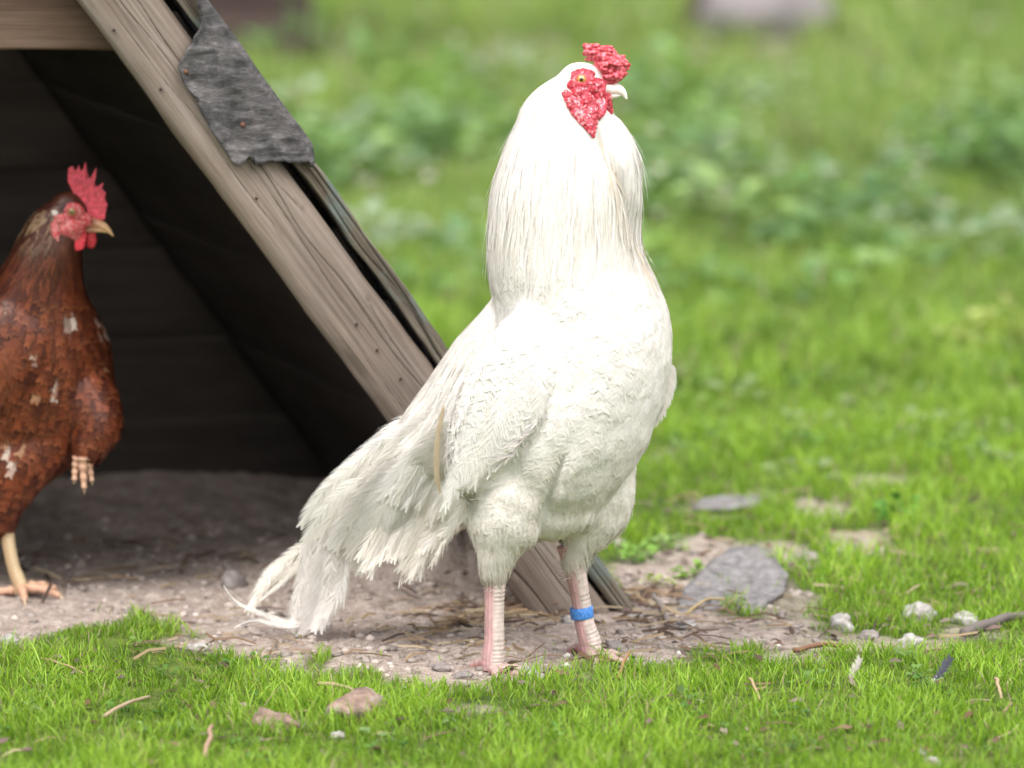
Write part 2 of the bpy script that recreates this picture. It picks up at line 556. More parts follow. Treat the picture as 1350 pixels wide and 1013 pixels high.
for i in range(45):
    px, py = random.uniform(400, 1300), random.uniform(15, 330)
    p = gnd(px, py)
    sp.append((p.x, p.y, random.uniform(.08, .2), .05, 7, .024, random.choice([(.34, .36, .26), (.36, .34, .30), (.28, .33, .22)])))
leaf_cloud(sp, 'pale_seed_heads', 'pale seed heads and flowers above the far weeds', cat='seed heads')

for (px, py, H, R, nl, ls, cc, lab) in [
    (842, 742, .022, .018, 46, .010, (.19, .33, .07), 'small leafy green weed beside the foot of the coop rafter'),
    (880, 725, .018, .020, 44, .009, (.26, .38, .13), 'pale green weed on bare soil just above the grey slate piece'),
    (915, 762, .014, .020, 40, .010, (.20, .32, .07), 'creeping green weed overlapping the left corner of the grey slate'),
    (868, 772, .012, .016, 24, .009, (.30, .36, .12), 'yellowish low weed between the coop foot and the grey slate'),
    (1190, 690, .030, .024, 34, .013, (.08, .22, .04), 'dark green tuft of weeds in the lawn above the white stones'),
    (1275, 470, .06, .03, 40, .020, (.36, .40, .14), 'yellowish weed with upright stem in the blurred lawn at right'),
    (1325, 455, .06, .03, 40, .020, (.38, .40, .14), 'yellowish weed at the right edge of the blurred lawn'),
    (880, 590, .02, .014, 20, .010, (.06, .15, .04), 'dark low weed beside the right flank of the white rooster')]:
    p = on_ground(px, py)
    r = empty('weed_plant', p, lab, 'weed', 'single weeds near the coop')
    leaf_cloud([(p.x, p.y, H, R, nl, ls, cc)], 'foliage', None, parent=r)

# ------------------------------------------------------------------ boards and coop
PH = math.radians(9)
G0 = gnd(745, 812)
FA = Vector((math.cos(PH), math.sin(PH), 0))          # along the coop's front
FB = Vector((-math.sin(PH), math.cos(PH), 0))         # into the coop

def PF(px, py, off=0.0):
    """point of the front plane (pushed off metres inwards) seen at the surveyed spot"""
    d = ray(px, py)
    o = G0 + FB * off
    return CAM + d * ((o - CAM).dot(FB) / d.dot(FB))

def board(name, A, Bp, wdir, w, t, mat, parent, nseg=40, wob=.0008, cracks=(), r=.006, tone=(1, 1, 1), nring=44, seed=0):
    """plank from A to Bp; wdir across its face, w wide, t thick; rounded worn edges, wavering faces, cracks cut into the face"""
    A, Bp = Vector(A), Vector(Bp)
    X = (Bp - A); L = X.length; X.normalize()
    Yv = (wdir - X * wdir.dot(X)).normalized()
    Z = X.cross(Yv)
    if Z.y > 0: Z = -Z                                 # local Z faces the camera side
    Yv = Z.cross(X)
    ring = []
    def corner(cx, cy, a0):
        for k in range(4):
            a = a0 + k / 3 * math.pi / 2
            ring.append((cx + r * math.cos(a), cy + r * math.sin(a)))
    hw, ht = w / 2, t / 2
    nf = max(4, (nring - 16) // 2)
    corner(hw - r, ht - r, 0)
    for k in range(1, nf): ring.append((hw - r - (w - 2 * r) * k / nf, ht))
    corner(-hw + r, ht - r, math.pi / 2)
    corner(-hw + r, -ht + r, math.pi)
    for k in range(1, 4): ring.append((-hw + r + (w - 2 * r) * k / 4, -ht))
    corner(hw - r, -ht + r, 3 * math.pi / 2)
    ring = np.array(ring); m = len(ring)
    xs = np.linspace(0, L, nseg + 1)
    U, Rk = np.meshgrid(xs, np.arange(m), indexing='ij')
    yy = ring[Rk, 0]; zz = ring[Rk, 1]
    n1 = (fbm(U * 6 + seed, yy * 30 + seed, 5 + seed, 3) - .5)
    n2 = (fbm(U * 14 + seed, zz * 40 + 50, 9 + seed, 3) - .5)
    zz = zz + n1 * wob * 4 * np.sign(zz) * (np.abs(zz) > ht - r * 1.01)
    yy = yy + n2 * wob * 5
    fine = fbm(U * 8, yy * 700, 15 + seed, 2) - .5
    zz = zz + fine * wob * .9 * (zz > 0)
    tonev = np.ones_like(U)
    for (v0, x0, x1, dep, wd) in cracks:
        v = v0 + .004 * (vnoise(U * 14, U * 0 + v0 * 1000, 3) - .5) * 2 + .010 * (vnoise(U * 3, U * 0 + v0 * 777, 8) - .5)
        inn = ((U > x0) & (U < x1) & (zz > 0)).astype(float) * np.clip(np.minimum(U - x0, x1 - U) / .04, 0, 1)
        g = np.exp(-((yy - v) / wd) ** 2) * inn
        zz = zz - dep * g
        tonev = tonev * (1 - .45 * g)
    V = np.stack([U, yy, zz], -1).reshape(-1, 3)
    Cc = tonev.reshape(-1, 1) * np.array(tone)
    ii = (np.arange(nseg)[:, None] * m + np.arange(m)[None, :])
    jj = (np.arange(nseg)[:, None] * m + (np.arange(m)[None, :] + 1) % m)
    q = np.stack([ii, ii + m, jj + m, jj], -1).reshape(-1, 4)
    V = np.concatenate([V, [[-.001, 0, 0], [L + .001, 0, 0]]]); Cc = np.concatenate([Cc, [tone], [tone]])
    a, b = len(V) - 2, len(V) - 1
    k = np.arange(m)
    tr = np.concatenate([np.stack([k * 0 + a, k, (k + 1) % m], 1), np.stack([k * 0 + b, nseg * m + (k + 1) % m, nseg * m + k], 1)])
    me = arr_mesh(name, V, q, tr, Cc)
    o = bpy.data.objects.new(name, me); col.objects.link(o); me.materials.append(mat)
    me.polygons.foreach_set('use_smooth', np.ones(len(me.polygons), bool))
    Mw = Matrix((X, Yv, Z)).transposed().to_4x4(); Mw.translation = A
    o.parent = parent
    o.matrix_local = world_of(parent).inverted() @ Mw
    return o

coop = empty('chicken_coop', G0 + FA * -.62 + FB * .35, 'weathered wooden A-frame hen coop with open dark front, brown hen standing in it', 'chicken coop')

def rafter_line(x0, y0, x1, y1, t):
    return x0 + (x1 - x0) * t, y0 + (y1 - y0) * t
# centre line of the rafter: passes (157,0) and (540,521); carried up to the ridge and down into the soil
def cl(py): return 157 + (540 - 157) * py / 521.0
RT, RB = PF(cl(-560), -560, .025), PF(cl(828), 828, .025)
wd = Vector((RB - RT)).cross(FB)
cr = [(.008, .45, 1.40, .0022, .0005), (-.021, .75, 1.50, .003, .0007), (.021, .60, 1.10, .0014, .0004), (-.004, 1.38, 1.6, .006, .0012),
      (.002, .3, .9, .0016, .0004), (-.012, .5, .8, .0012, .0004), (.015, 1.1, 1.45, .0014, .0004), (-.009, .9, 1.2, .001, .0003)]
Lr = (RB - RT).length
board('rafter', RT, RB, wd, .0665, .048, M['wood'], coop, nseg=420, wob=.0009, cracks=cr, r=.012, nring=110, seed=3)
# bargeboard edge outside the rafter
def cs(py): return 243 + (583 - 243) * (py) / 470.0
E0, E1 = PF(cs(-560), -560, .045), PF(cs(798), 798, .045)
board('roof_edge_board', E0, E1, wd, .017, .075, M['wood_edge'], coop, nseg=260, wob=.0022, r=.003, nring=50, seed=11,
      cracks=[(.003, .1, 1.6, .002, .0012), (-.003, .5, 1.3, .0016, .0008)])
# crossbeam behind the rafter, top left
board('crossbeam', PF(-620, 24, .062), PF(190, 31, .062), Vector((0, 0, 1)), .053, .024, M['wood'], coop, nseg=120, r=.003, tone=(.52, .41, .34), nring=60, seed=21)
# ridge and left slope mirrored about the ridge
apex = PF(cl(-560), -560, .025)
mirror = lambda p: p - FA * (2 * (p - apex).dot(FA))
board('rafter', mirror(RT) - FA * .045, mirror(RB), mirror(apex + wd) - apex, .0665, .048, M['wood'], coop, nseg=60, r=.01, nring=44, seed=33)
board('roof_edge_board', mirror(E0), mirror(E1), mirror(apex + wd) - apex, .017, .075, M['wood_edge'], coop, nseg=60, r=.003, nring=40, seed=35)

# roof boards run from the front frame back to the rear wall, one above the other; the coop leans, its back stands further left
DEP = 0.74
LEAN = -0.165
SK = (FB * DEP + FA * LEAN)
def roof_side(side):
    T0 = PF(cl(-560) + 62, -580, .062); T1 = PF(cl(828) + 62, 828, .062); T1 = T1 + (T1 - T0) * .02
    if side < 0: T0, T1 = mirror(T0), mirror(T1)
    d = T1 - T0; n = 15; L = d.length; d.normalize()
    nrm = d.cross(FB).normalized()
    if nrm.z < 0: nrm = -nrm
    for i in range(n):
        c = T0 + d * (L * (i + .5) / n) + nrm * (.002 * (i % 2) - .010)
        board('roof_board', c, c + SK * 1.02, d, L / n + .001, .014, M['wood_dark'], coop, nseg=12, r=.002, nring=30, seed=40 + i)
    # felt sheet added over the boards to stop light leaking inside
    V, Q = [], []; m, k_ = 30, 24
    for i in range(m + 1):
        for j in range(k_ + 1):
            p_ = T0 + d * (L * i / m) + SK * (j / k_ * 1.03 - .004) + nrm * (.006 + .003 * noise.noise(Vector((i * .3, j * .3, side))))
            V.append(tuple(p_))
    for i in range(m):
        for j in range(k_):
            Q.append((i * (k_ + 1) + j, i * (k_ + 1) + j + 1, (i + 1) * (k_ + 1) + j + 1, (i + 1) * (k_ + 1) + j))
    o = link('roof_light_block', arr_mesh('roof_light_block', np.array(V), np.array(Q)), M['felt'], coop)
    sm_ = o.modifiers.new('thick', 'SOLIDIFY'); sm_.thickness = .003; sm_.offset = 1
roof_side(1); roof_side(-1)
# unseen gable boards above the crossbeam, added to darken the interior
for i in range(6):
    y0 = 0 - 92 - i * 96
    if i == 5: break
    zc = PF(0, y0 + 44, .09)
    hw_ = max(.03, (apex.z - zc.z) * .76 - .02)
    ca = Vector((apex.x, apex.y, zc.z)) + FB * .065
    board('gable_shade_board', ca - FA * hw_, ca + FA * hw_, Vector((0, 0, 1)), .066, .016, M['wood'], coop, nseg=40, r=.002, tone=(.6, .54, .5), nring=40, seed=80 + i)
# back wall boards, horizontal
for i in range(13):
    z = -.02 + .095 * i
    sh = LEAN
    cxp = apex + FB * (DEP + .05) + FA * sh
    half = max(.05, (RB.x - apex.x) * (1 - max(0, z - .02) / (apex.z + .01)) / FA.x + .06)
    A_ = Vector((cxp.x, cxp.y, 0)) - FA * half; B_ = Vector((cxp.x, cxp.y, 0)) + FA * half
    A_.z = B_.z = z + .045
    A_ = A_ + FB * (.003 * (i % 2)); B_ = B_ + FB * (.003 * (i % 2))
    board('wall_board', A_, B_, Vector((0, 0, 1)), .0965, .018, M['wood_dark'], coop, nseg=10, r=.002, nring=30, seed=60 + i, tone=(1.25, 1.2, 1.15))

for (px, py) in [(338, 262), (470, 428), (497, 462), (528, 500), (150, 40), (212, 118)]:
    p = PF(px, py, -.0005)
    bm = bmesh.new(); bmesh.ops.create_cone(bm, cap_ends=True, segments=10, radius1=.0016, radius2=.0012, depth=.0016, matrix=Matrix.Translation(p) @ Matrix.Rotation(math.pi / 2, 4, 'X'))
    me = bpy.data.meshes.new('nail'); bm.to_mesh(me); bm.free()
    link('nail', me, plain('dark_nail', (.05, .035, .03), .8, .2), coop)
# roofing felt lapped over the roof edge on to the rafter face
def felt():
    inner = [(258, -40), (262, 8), (267, 32), (250, 62), (235, 88), (247, 118), (262, 140), (276, 168), (290, 190), (306, 213)]
    outer = [(236, -40), (272, 0), (293, 28), (318, 62), (340, 95), (362, 125), (382, 152), (398, 172), (411, 192), (414, 215)]
    ns, nt_ = 60, 28
    ip = np.array(inner, float); op = np.array(outer, float)
    ti = np.linspace(0, 1, len(ip)); V = []
    for i in range(ns + 1):
        t = i / ns
        a = np.array([np.interp(t, ti, ip[:, 0]), np.interp(t, ti, ip[:, 1])])
        b = np.array([np.interp(t, ti, op[:, 0]), np.interp(t, ti, op[:, 1])])
        for j in range(nt_ + 1):
            s = j / nt_
            px, py = a + (b - a) * s
            if i >= ns - 1: py += (1 if i == ns else .5) * 14 * (noise.noise(Vector((s * 7, 1, 0))) + .6 * noise.noise(Vector((s * 19, 4, 0))))
            if j == 0: px += 7 * (noise.noise(Vector((t * 9, 1, 5))) + .5 * noise.noise(Vector((t * 30, 2, 5))))
            nz = noise.noise(Vector((px * .05, py * .05, 0))) * .0020 + noise.noise(Vector((px * .15, py * .15, 3))) * .0008
            off = -.004 - nz - .002 * (t > .97) - .003 * (1 - s) ** 6
            if s > .9: off += .05 * (s - .9)
            V.append(PF(px, py, off))
        for j in range(1, 9):         # continues over the edge on to the roof
            px, py = b
            p = PF(px, py, .001 + j * .028 + .002 * random.random())
            p = p + FA * (-.0062 * j) + Vector((0, 0, .0015 * random.random()))
            V.append(p)
    m = nt_ + 9
    q = [(i * m + j, i * m + j + 1, (i + 1) * m + j + 1, (i + 1) * m + j) for i in range(ns) for j in range(m - 1)]
    me = arr_mesh('roofing_felt', np.array([tuple(v) for v in V]), np.array(q))
    o = link('roofing_felt', me, M['felt'], coop)
    o['label'] = 'torn grey piece of roofing felt lapped over the rafter'
    s = o.modifiers.new('thick', 'SOLIDIFY'); s.thickness = .0028; s.offset = 0
    return o
felt()
for (px, py) in [(320, 165), (245, 95)]:
    p = PF(px, py, -.0075)
    bm = bmesh.new(); bmesh.ops.create_cone(bm, cap_ends=True, segments=10, radius1=.0028, radius2=.0020, depth=.002, matrix=Matrix.Translation(p) @ Matrix.Rotation(math.pi / 2, 4, 'X'))
    me = bpy.data.meshes.new('nail'); bm.to_mesh(me); bm.free()
    link('nail', me, plain('rusty_nail', (.12, .06, .04), .8, .2), coop)

# ------------------------------------------------------------------ fused surfaces
def ring_loft(secs, n=36):
    """secs: (centre, A, B) vectors; closed tube with rounded caps"""
    V, F = [], []
    for (c, A, Bv) in secs:
        for k in range(n):
            a = 2 * math.pi * k / n
            V.append(c + A * math.cos(a) + Bv * math.sin(a))
    for i in range(len(secs) - 1):
        for k in range(n):
            F.append((i * n + k, i * n + (k + 1) % n, (i + 1) * n + (k + 1) % n, (i + 1) * n + k))
    V.append(secs[0][0]); V.append(secs[-1][0])
    for k in range(n):
        F.append((len(V) - 2, (k + 1) % n, k)); F.append((len(V) - 1, (len(secs) - 1) * n + k, (len(secs) - 1) * n + (k + 1) % n))
    return V, F

def smooth_secs(secs, k=4):
    """Catmull-Rom through section parameters given as flat number lists"""
    S = np.array(secs, float); out = []
    for i in range(len(S) - 1):
        p0, p1, p2, p3 = S[max(i - 1, 0)], S[i], S[i + 1], S[min(i + 2, len(S) - 1)]
        for j in range(k):
            t = j / k
            out.append(.5 * ((2 * p1) + (-p0 + p2) * t + (2 * p0 - 5 * p1 + 4 * p2 - p3) * t * t + (-p0 + 3 * p1 - 3 * p2 + p3) * t ** 3))
    out.append(S[-1])
    return out

def limb(pts, Y0=0.0, ratio=1.0, n=24, k=4):
    """pts: (px, py, dp, r[, rd]) path in survey units; circle-ish sections square to the path"""
    P = smooth_secs([tuple(p) + ((p[3] * ratio,) if len(p) == 4 else ()) for p in pts], k)
    C = [at(p[0], p[1], Y0 + p[2] * PXM) for p in P]
    secs = []
    for i, p in enumerate(P):
        T = (C[min(i + 1, len(C) - 1)] - C[max(i - 1, 0)]).normalized()
        Bv = Vector((0, 1, 0)); Bv = (Bv - T * Bv.dot(T)).normalized()
        A = T.cross(Bv)
        secs.append((C[i], A * max(p[3], .5) * PXM, Bv * max(p[4], .5) * PXM))
    # rounded ends
    def cap(s, d):
        c, A, Bv = s; r = min(A.length, Bv.length)
        return [(c + d * r * math.sin(a), A * math.cos(a), Bv * math.cos(a)) for a in (.5, .9, 1.3)]
    d0 = (secs[0][0] - secs[1][0]).normalized(); d1 = (secs[-1][0] - secs[-2][0]).normalized()
    secs = cap(secs[0], d0)[::-1] + secs + cap(secs[-1], d1)
    return ring_loft(secs, n)

def column(rows, Y0=0.0, n=48):
    """rows: (py, xl, xr, dc, hd): level sections of an upright trunk"""
    R = smooth_secs(rows, 4); secs = []
    for r in R:
        hw = (r[2] - r[1]) / 2; c = at((r[1] + r[2]) / 2, r[0], Y0 + r[3] * PXM)
        secs.append((c, Vector((1, 0, 0)) * hw * PXM, Vector((0, 1, 0)) * r[4] * PXM))
    def cap(s, dz):
        c, A, Bv = s; r = min(A.length, Bv.length) * .7
        return [(c + Vector((0, 0, dz)) * r * math.sin(a), A * math.cos(a), Bv * math.cos(a)) for a in (.4, .8, 1.2, 1.45)]
    secs = cap(secs[0], 1)[::-1] + secs + cap(secs[-1], -1)
    return ring_loft(secs, n)

def ball(px, py, dp, rx, ry, rd, Y0=0.0, rot=0.0, n=24):
    c = at(px, py, Y0 + dp * PXM); V, F = [], []
    m = n // 2
    R = Matrix.Rotation(rot, 3, 'Y')
    secs = []
    for i in range(1, m):
        a = math.pi * i / m
        secs.append((c + R @ Vector((0, 0, ry * PXM * math.cos(a))), R @ Vector((rx * PXM * math.sin(a), 0, 0)), Vector((0, rd * PXM * math.sin(a), 0))))
    return ring_loft(secs, n)

def fuse(prims, voxel, smooth=6, fac=.5):
    V, F = [], []
    for v, f in prims:
        o = len(V); V += [tuple(x) for x in v]; F += [tuple(i + o for i in q) for q in f]
    me = bpy.data.meshes.new('tmp'); me.from_pydata(V, [], F); me.update()
    bm = bmesh.new(); bm.from_mesh(me); bmesh.ops.recalc_face_normals(bm, faces=bm.faces); bm.to_mesh(me); bm.free()
    o = bpy.data.objects.new('tmp', me); col.objects.link(o)
    r = o.modifiers.new('r', 'REMESH'); r.mode = 'VOXEL'; r.voxel_size = voxel; r.use_smooth_shade = True
    if smooth:
        s = o.modifiers.new('s', 'SMOOTH'); s.iterations = smooth; s.factor = fac
    dg = bpy.context.evaluated_depsgraph_get()
    ev = bpy.data.meshes.new_from_object(o.evaluated_get(dg))
    bpy.data.objects.remove(o); bpy.data.meshes.remove(me)
    return ev

def mesh_arrays(me):
    V = np.empty(len(me.vertices) * 3, np.float32); me.vertices.foreach_get('co', V); V = V.reshape(-1, 3)
    Nn = np.empty(len(me.vertices) * 3, np.float32); me.vertices.foreach_get('normal', Nn); Nn = Nn.reshape(-1, 3)
    return V, Nn

def set_cols(me, C):
    a = me.color_attributes.get('col') or me.color_attributes.new('col', 'FLOAT_COLOR', 'POINT')
    C = np.asarray(C, np.float32)
    a.data.foreach_set('color', np.concatenate([C, np.ones((len(C), 1), np.float32)], 1).ravel())

def set_co(me, V):
    me.vertices.foreach_set('co', np.asarray(V, np.float32).ravel()); me.update()

def bvh_of(me):
    return BVHTree.FromPolygons([v.co.copy() for v in me.vertices], [tuple(p.vertices) for p in me.polygons])

# ------------------------------------------------------------------ feathers
def prof_contour(v): return np.clip(np.sin(np.clip(v, 0, 1) * math.pi * .62 + .35), 0, 1) ** .8
def prof_lance(v): return np.clip(1.15 * (1 - np.clip(v, 0, 1) ** 1.7), .05, 1) * np.clip(.55 + v * 2, 0, 1)
def prof_quill(v): return np.clip(.6 + v * 1.5, 0, 1) * np.clip((1.04 - v) * 5, .0, 1) ** .5
def prof_wisp(v): return np.clip(.35 + v * 1.6, 0, 1) * np.clip((1.1 - v) * 1.6, .15, 1)

def march(bvh, seeds, K=6, stiff=.35):
    """seeds: (pos, dir, L, W, lift). Returns centre lines laid over the body, with side and normal vectors"""
    n = len(seeds)
    P = np.empty((n, K, 3)); S = np.empty((n, K, 3)); Nn = np.empty((n, K, 3))
    for i, (p, d, L, W, lift) in enumerate(seeds):
        sk = .0004 if lift < .0005 else .0007
        loc, nr, _, _ = bvh.find_nearest(p)
        t = (d - nr * d.dot(nr)).normalized()
        q = loc.copy(); st = L / (K - 1)
        for k in range(K):
            v = k / (K - 1)
            if k:
                q = q + t * st
                l2, n2, _, dist = bvh.find_nearest(q)
                if l2 is None: l2, n2 = q, nr
                a = min(1, stiff * v + .15)
                inside = (q - l2).dot(n2) < 0
                q = l2 if inside else l2.lerp(q, a)
                nr = nr.lerp(n2, .7).normalized()
                t = (t - nr * t.dot(nr)).normalized()
            pp = q + nr * (-sk + sk * 1.15 * v + lift * v)
            P[i, k] = pp; Nn[i, k] = nr; S[i, k] = t.cross(nr)
    return P, S, Nn

def barbed(P, S, Nn, W, nb, prof, spread=.16, rag=.12, camber=.25, lean=.12, edge_col=None, base_col=None, tipfan=3, gap=1.25, shaft=True, curl=0.0):
    """barbs along every centre line -> verts, quads, tris, colours"""
    n, K, _ = P.shape
    W = np.broadcast_to(np.asarray(W, float), (n,))
    vs, us, qd, tr, ev = [], [], [], [], []
    bid = []
    k = 0; b_ = 0
    v0s = np.linspace(.02, .95, nb); dv = (v0s[1] - v0s[0]) * gap
    for s in (-1, 1):
        for v0 in v0s:
            vt = v0 + spread
            u = float(prof(np.array(min(vt, 1.0))))
            vs += [v0, v0 + dv, v0 + spread * .45, v0 + dv + spread * .45, vt + dv * .5]
            us += [0, 0, s * u * .55, s * u * .55, s * u]
            bid += [b_] * 5
            qd.append((k, k + 1, k + 3, k + 2)); tr.append((k + 2, k + 3, k + 4)); k += 5; b_ += 1
    for j in range(tipfan):
        f = (j + .5) / tipfan * 2 - 1
        u1 = float(prof(np.array(.97))) * f
        vs += [.86, .90, 1.0 + spread * .5]; us += [-.06, .06, u1 * .8]; bid += [b_] * 3
        tr.append((k, k + 1, k + 2)); k += 3; b_ += 1
    if shaft:
        for a, c in ((0, .5), (.5, 1.0)):
            vs += [a, a, c, c]; us += [-.05, .05, .035, -.035]; bid += [b_] * 4
            qd.append((k, k + 1, k + 2, k + 3)); k += 4
        b_ += 1
    vs, us, bid = np.array(vs), np.array(us), np.array(bid)
    m = len(vs)
    jit = rng.normal(0, 1, (n, b_))[:, bid]
    jv = rng.normal(0, 1, (n, b_))[:, bid]
    U = us[None] * (1 + rag * jit * (np.abs(us) > .3)[None])
    Vv = vs[None] + jv * .25 * rag * spread * 4 * (np.abs(us) > .3)[None]
    x = Vv * (K - 1)
    ix = np.clip(np.floor(x).astype(int), 0, K - 2); f = (x - ix)[..., None]
    f = np.minimum(f, 1.6)
    r = np.arange(n)[:, None]
    def lerp(A): return A[r, ix] * (1 - f) + A[r, ix + 1] * f
    p, s_, nn = lerp(P), lerp(S), lerp(Nn)
    lift = rng.normal(0, 1, (n, b_))[:, bid]
    w2 = W[:, None] * .5
    pos = p + s_ * (U * w2)[..., None] + nn * ((-camber * U * U * w2) + lift * .03 * w2 + (.02 * w2 if shaft else 0) + curl * w2 * np.clip(vs - .7, 0, 1)[None] )[..., None]
    off = (np.arange(n) * m)[:, None, None]
    q = (np.array(qd)[None] + off).reshape(-1, 4)
    t_ = (np.array(tr)[None] + off).reshape(-1, 3)
    VV = pos.reshape(-1, 3); NN = nn.reshape(-1, 3)
    def orient(F):
        a, b, c = VV[F[:, 0]], VV[F[:, 1]], VV[F[:, 2]]
        fl = np.sum(np.cross(b - a, c - a) * NN[F[:, 2]], 1) < 0
        F = F.copy(); F[fl] = F[fl][:, ::-1]
        return F
    q, t_ = orient(q), orient(t_)
    # the vane bends round the shaft: lean the normals outwards a little, and let every barb differ slightly
    nrm = nn + s_ * (U * lean)[..., None] + rng.normal(0, NJIT, nn.shape[:2] + (1,)) * s_
    nrm /= np.linalg.norm(nrm, axis=-1, keepdims=True)
    barbed.normals = nrm.reshape(-1, 3)
    if base_col is None: base_col = np.ones((n, 3))
    C = np.repeat(base_col[:, None, :], m, 1)
    if edge_col is not None:
        e = np.clip(np.maximum(np.abs(U), (Vv - .75) * 3.2), 0, 1)[..., None] ** 3
        C = C * (1 - e) + edge_col[:, None, :] * e
    C = C * (1 + .05 * lift)[..., None]
    return pos.reshape(-1, 3), q, t_, C.reshape(-1, 3)

NJIT = .06
FACE_R = [(754, 92), (784, 90), (798, 104), (808, 128), (808, 156), (793, 160), (783, 188), (762, 160), (737, 126), (749, 110)]
FACE_H = [(88, 268), (104, 264), (120, 284), (124, 300), (112, 310), (94, 308), (84, 302), (82, 280)]
def in_poly(x, y, poly):
    r_ = np.zeros(np.shape(x), bool); n = len(poly)
    for i in range(n):
        x0, y0 = poly[i]; x1, y1 = poly[(i + 1) % n]
        c = ((y0 > y) != (y1 > y)) & (x < (x1 - x0) * (y - y0) / (y1 - y0 + 1e-9) + x0)
        r_ ^= c
    return r_
def off_face(P, poly, Y):
    x, y = to_px(P[..., 0], P[..., 1], P[..., 2])
    return ~(in_poly(x, y, poly) & (np.abs(P[..., 1] - Y) > .004)).any(axis=1)

class Heap:
    def __init__(s): s.V, s.Q, s.T, s.C, s.n, s.N = [], [], [], [], 0, []
    def add(s, V, Q, T, C):
        s.N.append(barbed.normals if getattr(barbed, 'normals', None) is not None and len(barbed.normals) == len(V) else None)
        s.V.append(V); s.Q.append(Q + s.n); s.T.append(T + s.n); s.C.append(C); s.n += len(V)
    def build(s, name, mat, parent, kind=None, label=None):
        me = arr_mesh(name, np.concatenate(s.V), np.concatenate(s.Q), np.concatenate(s.T), np.clip(np.concatenate(s.C), 0, 1), None, None if any(n is None for n in s.N) else np.concatenate(s.N))
        o = link(name, me, mat, parent)
        if kind: o['kind'] = kind
        if label: o['label'] = label
        return o

def surface_points(me, n, pred):
    V, Nn = mesh_arrays(me)
    tris = []
    for p in me.polygons:
        v = p.vertices
        tris.append((v[0], v[1], v[2]))
        if len(v) == 4: tris.append((v[0], v[2], v[3]))
    t = np.array(tris)
    a, b, c = V[t[:, 0]], V[t[:, 1]], V[t[:, 2]]
    ar = np.linalg.norm(np.cross(b - a, c - a), axis=1)
    k = rng.choice(len(t), n, p=ar / ar.sum())
    r1, r2 = np.sqrt(rng.uniform(0, 1, n)), rng.uniform(0, 1, n)
    p = a[k] * (1 - r1)[:, None] + b[k] * (r1 * (1 - r2))[:, None] + c[k] * (r1 * r2)[:, None]
    px, py = to_px(p[:, 0], p[:, 1], p[:, 2])
    m = pred(px, py, p)
    return p[m], px[m], py[m]

def thin(p, r):
    """poisson-ish thinning on a grid hash"""
    seen = {}; keep = []
    for i, q in enumerate(p):
        key = tuple(np.floor(q / r).astype(int)); ok = True
        for dx in (-1, 0, 1):
            for dy in (-1, 0, 1):
                for dz in (-1, 0, 1):
                    for j in seen.get((key[0] + dx, key[1] + dy, key[2] + dz), ()):
                        if np.sum((p[j] - q) ** 2) < r * r: ok = False; break
                    if not ok: break
                if not ok: break
            if not ok: break
        if ok: seen.setdefault(key, []).append(i); keep.append(i)
    return np.array(keep, int)

def flow_dir(px, py, anchors):
    """anchors: (px,py, dx,dy, sigma, depth) -> blended world direction"""
    w = 0; v = Vector((0, 0, 0))
    for ax, ay, dx, dy, s, dd in anchors:
        g = math.exp(-((px - ax) ** 2 + (py - ay) ** 2) / (2 * s * s)) + 1e-6
        v += Vector((dx, dd, -dy)) * g; w += g
    return v.normalized()

def path_feather(pts, W, Y0=0.0, K=12, twist=0.0, nhint=Vector((0, -1, .15))):
    """centre line through surveyed points -> P,S,N of one long feather"""
    S0 = np.array(pts, float); P = []
    sm = np.array(smooth_secs(pts, 6))
    t = np.linspace(0, len(sm) - 1, K)
    for x in t:
        i = min(int(x), len(sm) - 2); f = x - i
        q = sm[i] * (1 - f) + sm[i + 1] * f
        P.append(at(q[0], q[1], Y0 + q[2] * PXM))
    S, Nn = [], []
    for i in range(K):
        T = (P[min(i + 1, K - 1)] - P[max(i - 1, 0)]).normalized()
        h = Matrix.Rotation(twist * i / K, 3, T) @ nhint
        n = (h - T * h.dot(T)).normalized()
        Nn.append(n); S.append(T.cross(n))
    return np.array([[tuple(p) for p in P]]), np.array([[tuple(p) for p in S]]), np.array([[tuple(p) for p in Nn]])

# ------------------------------------------------------------------ legs and feet
HEAD_DIR = Vector((.75, -.66, 0)).normalized()

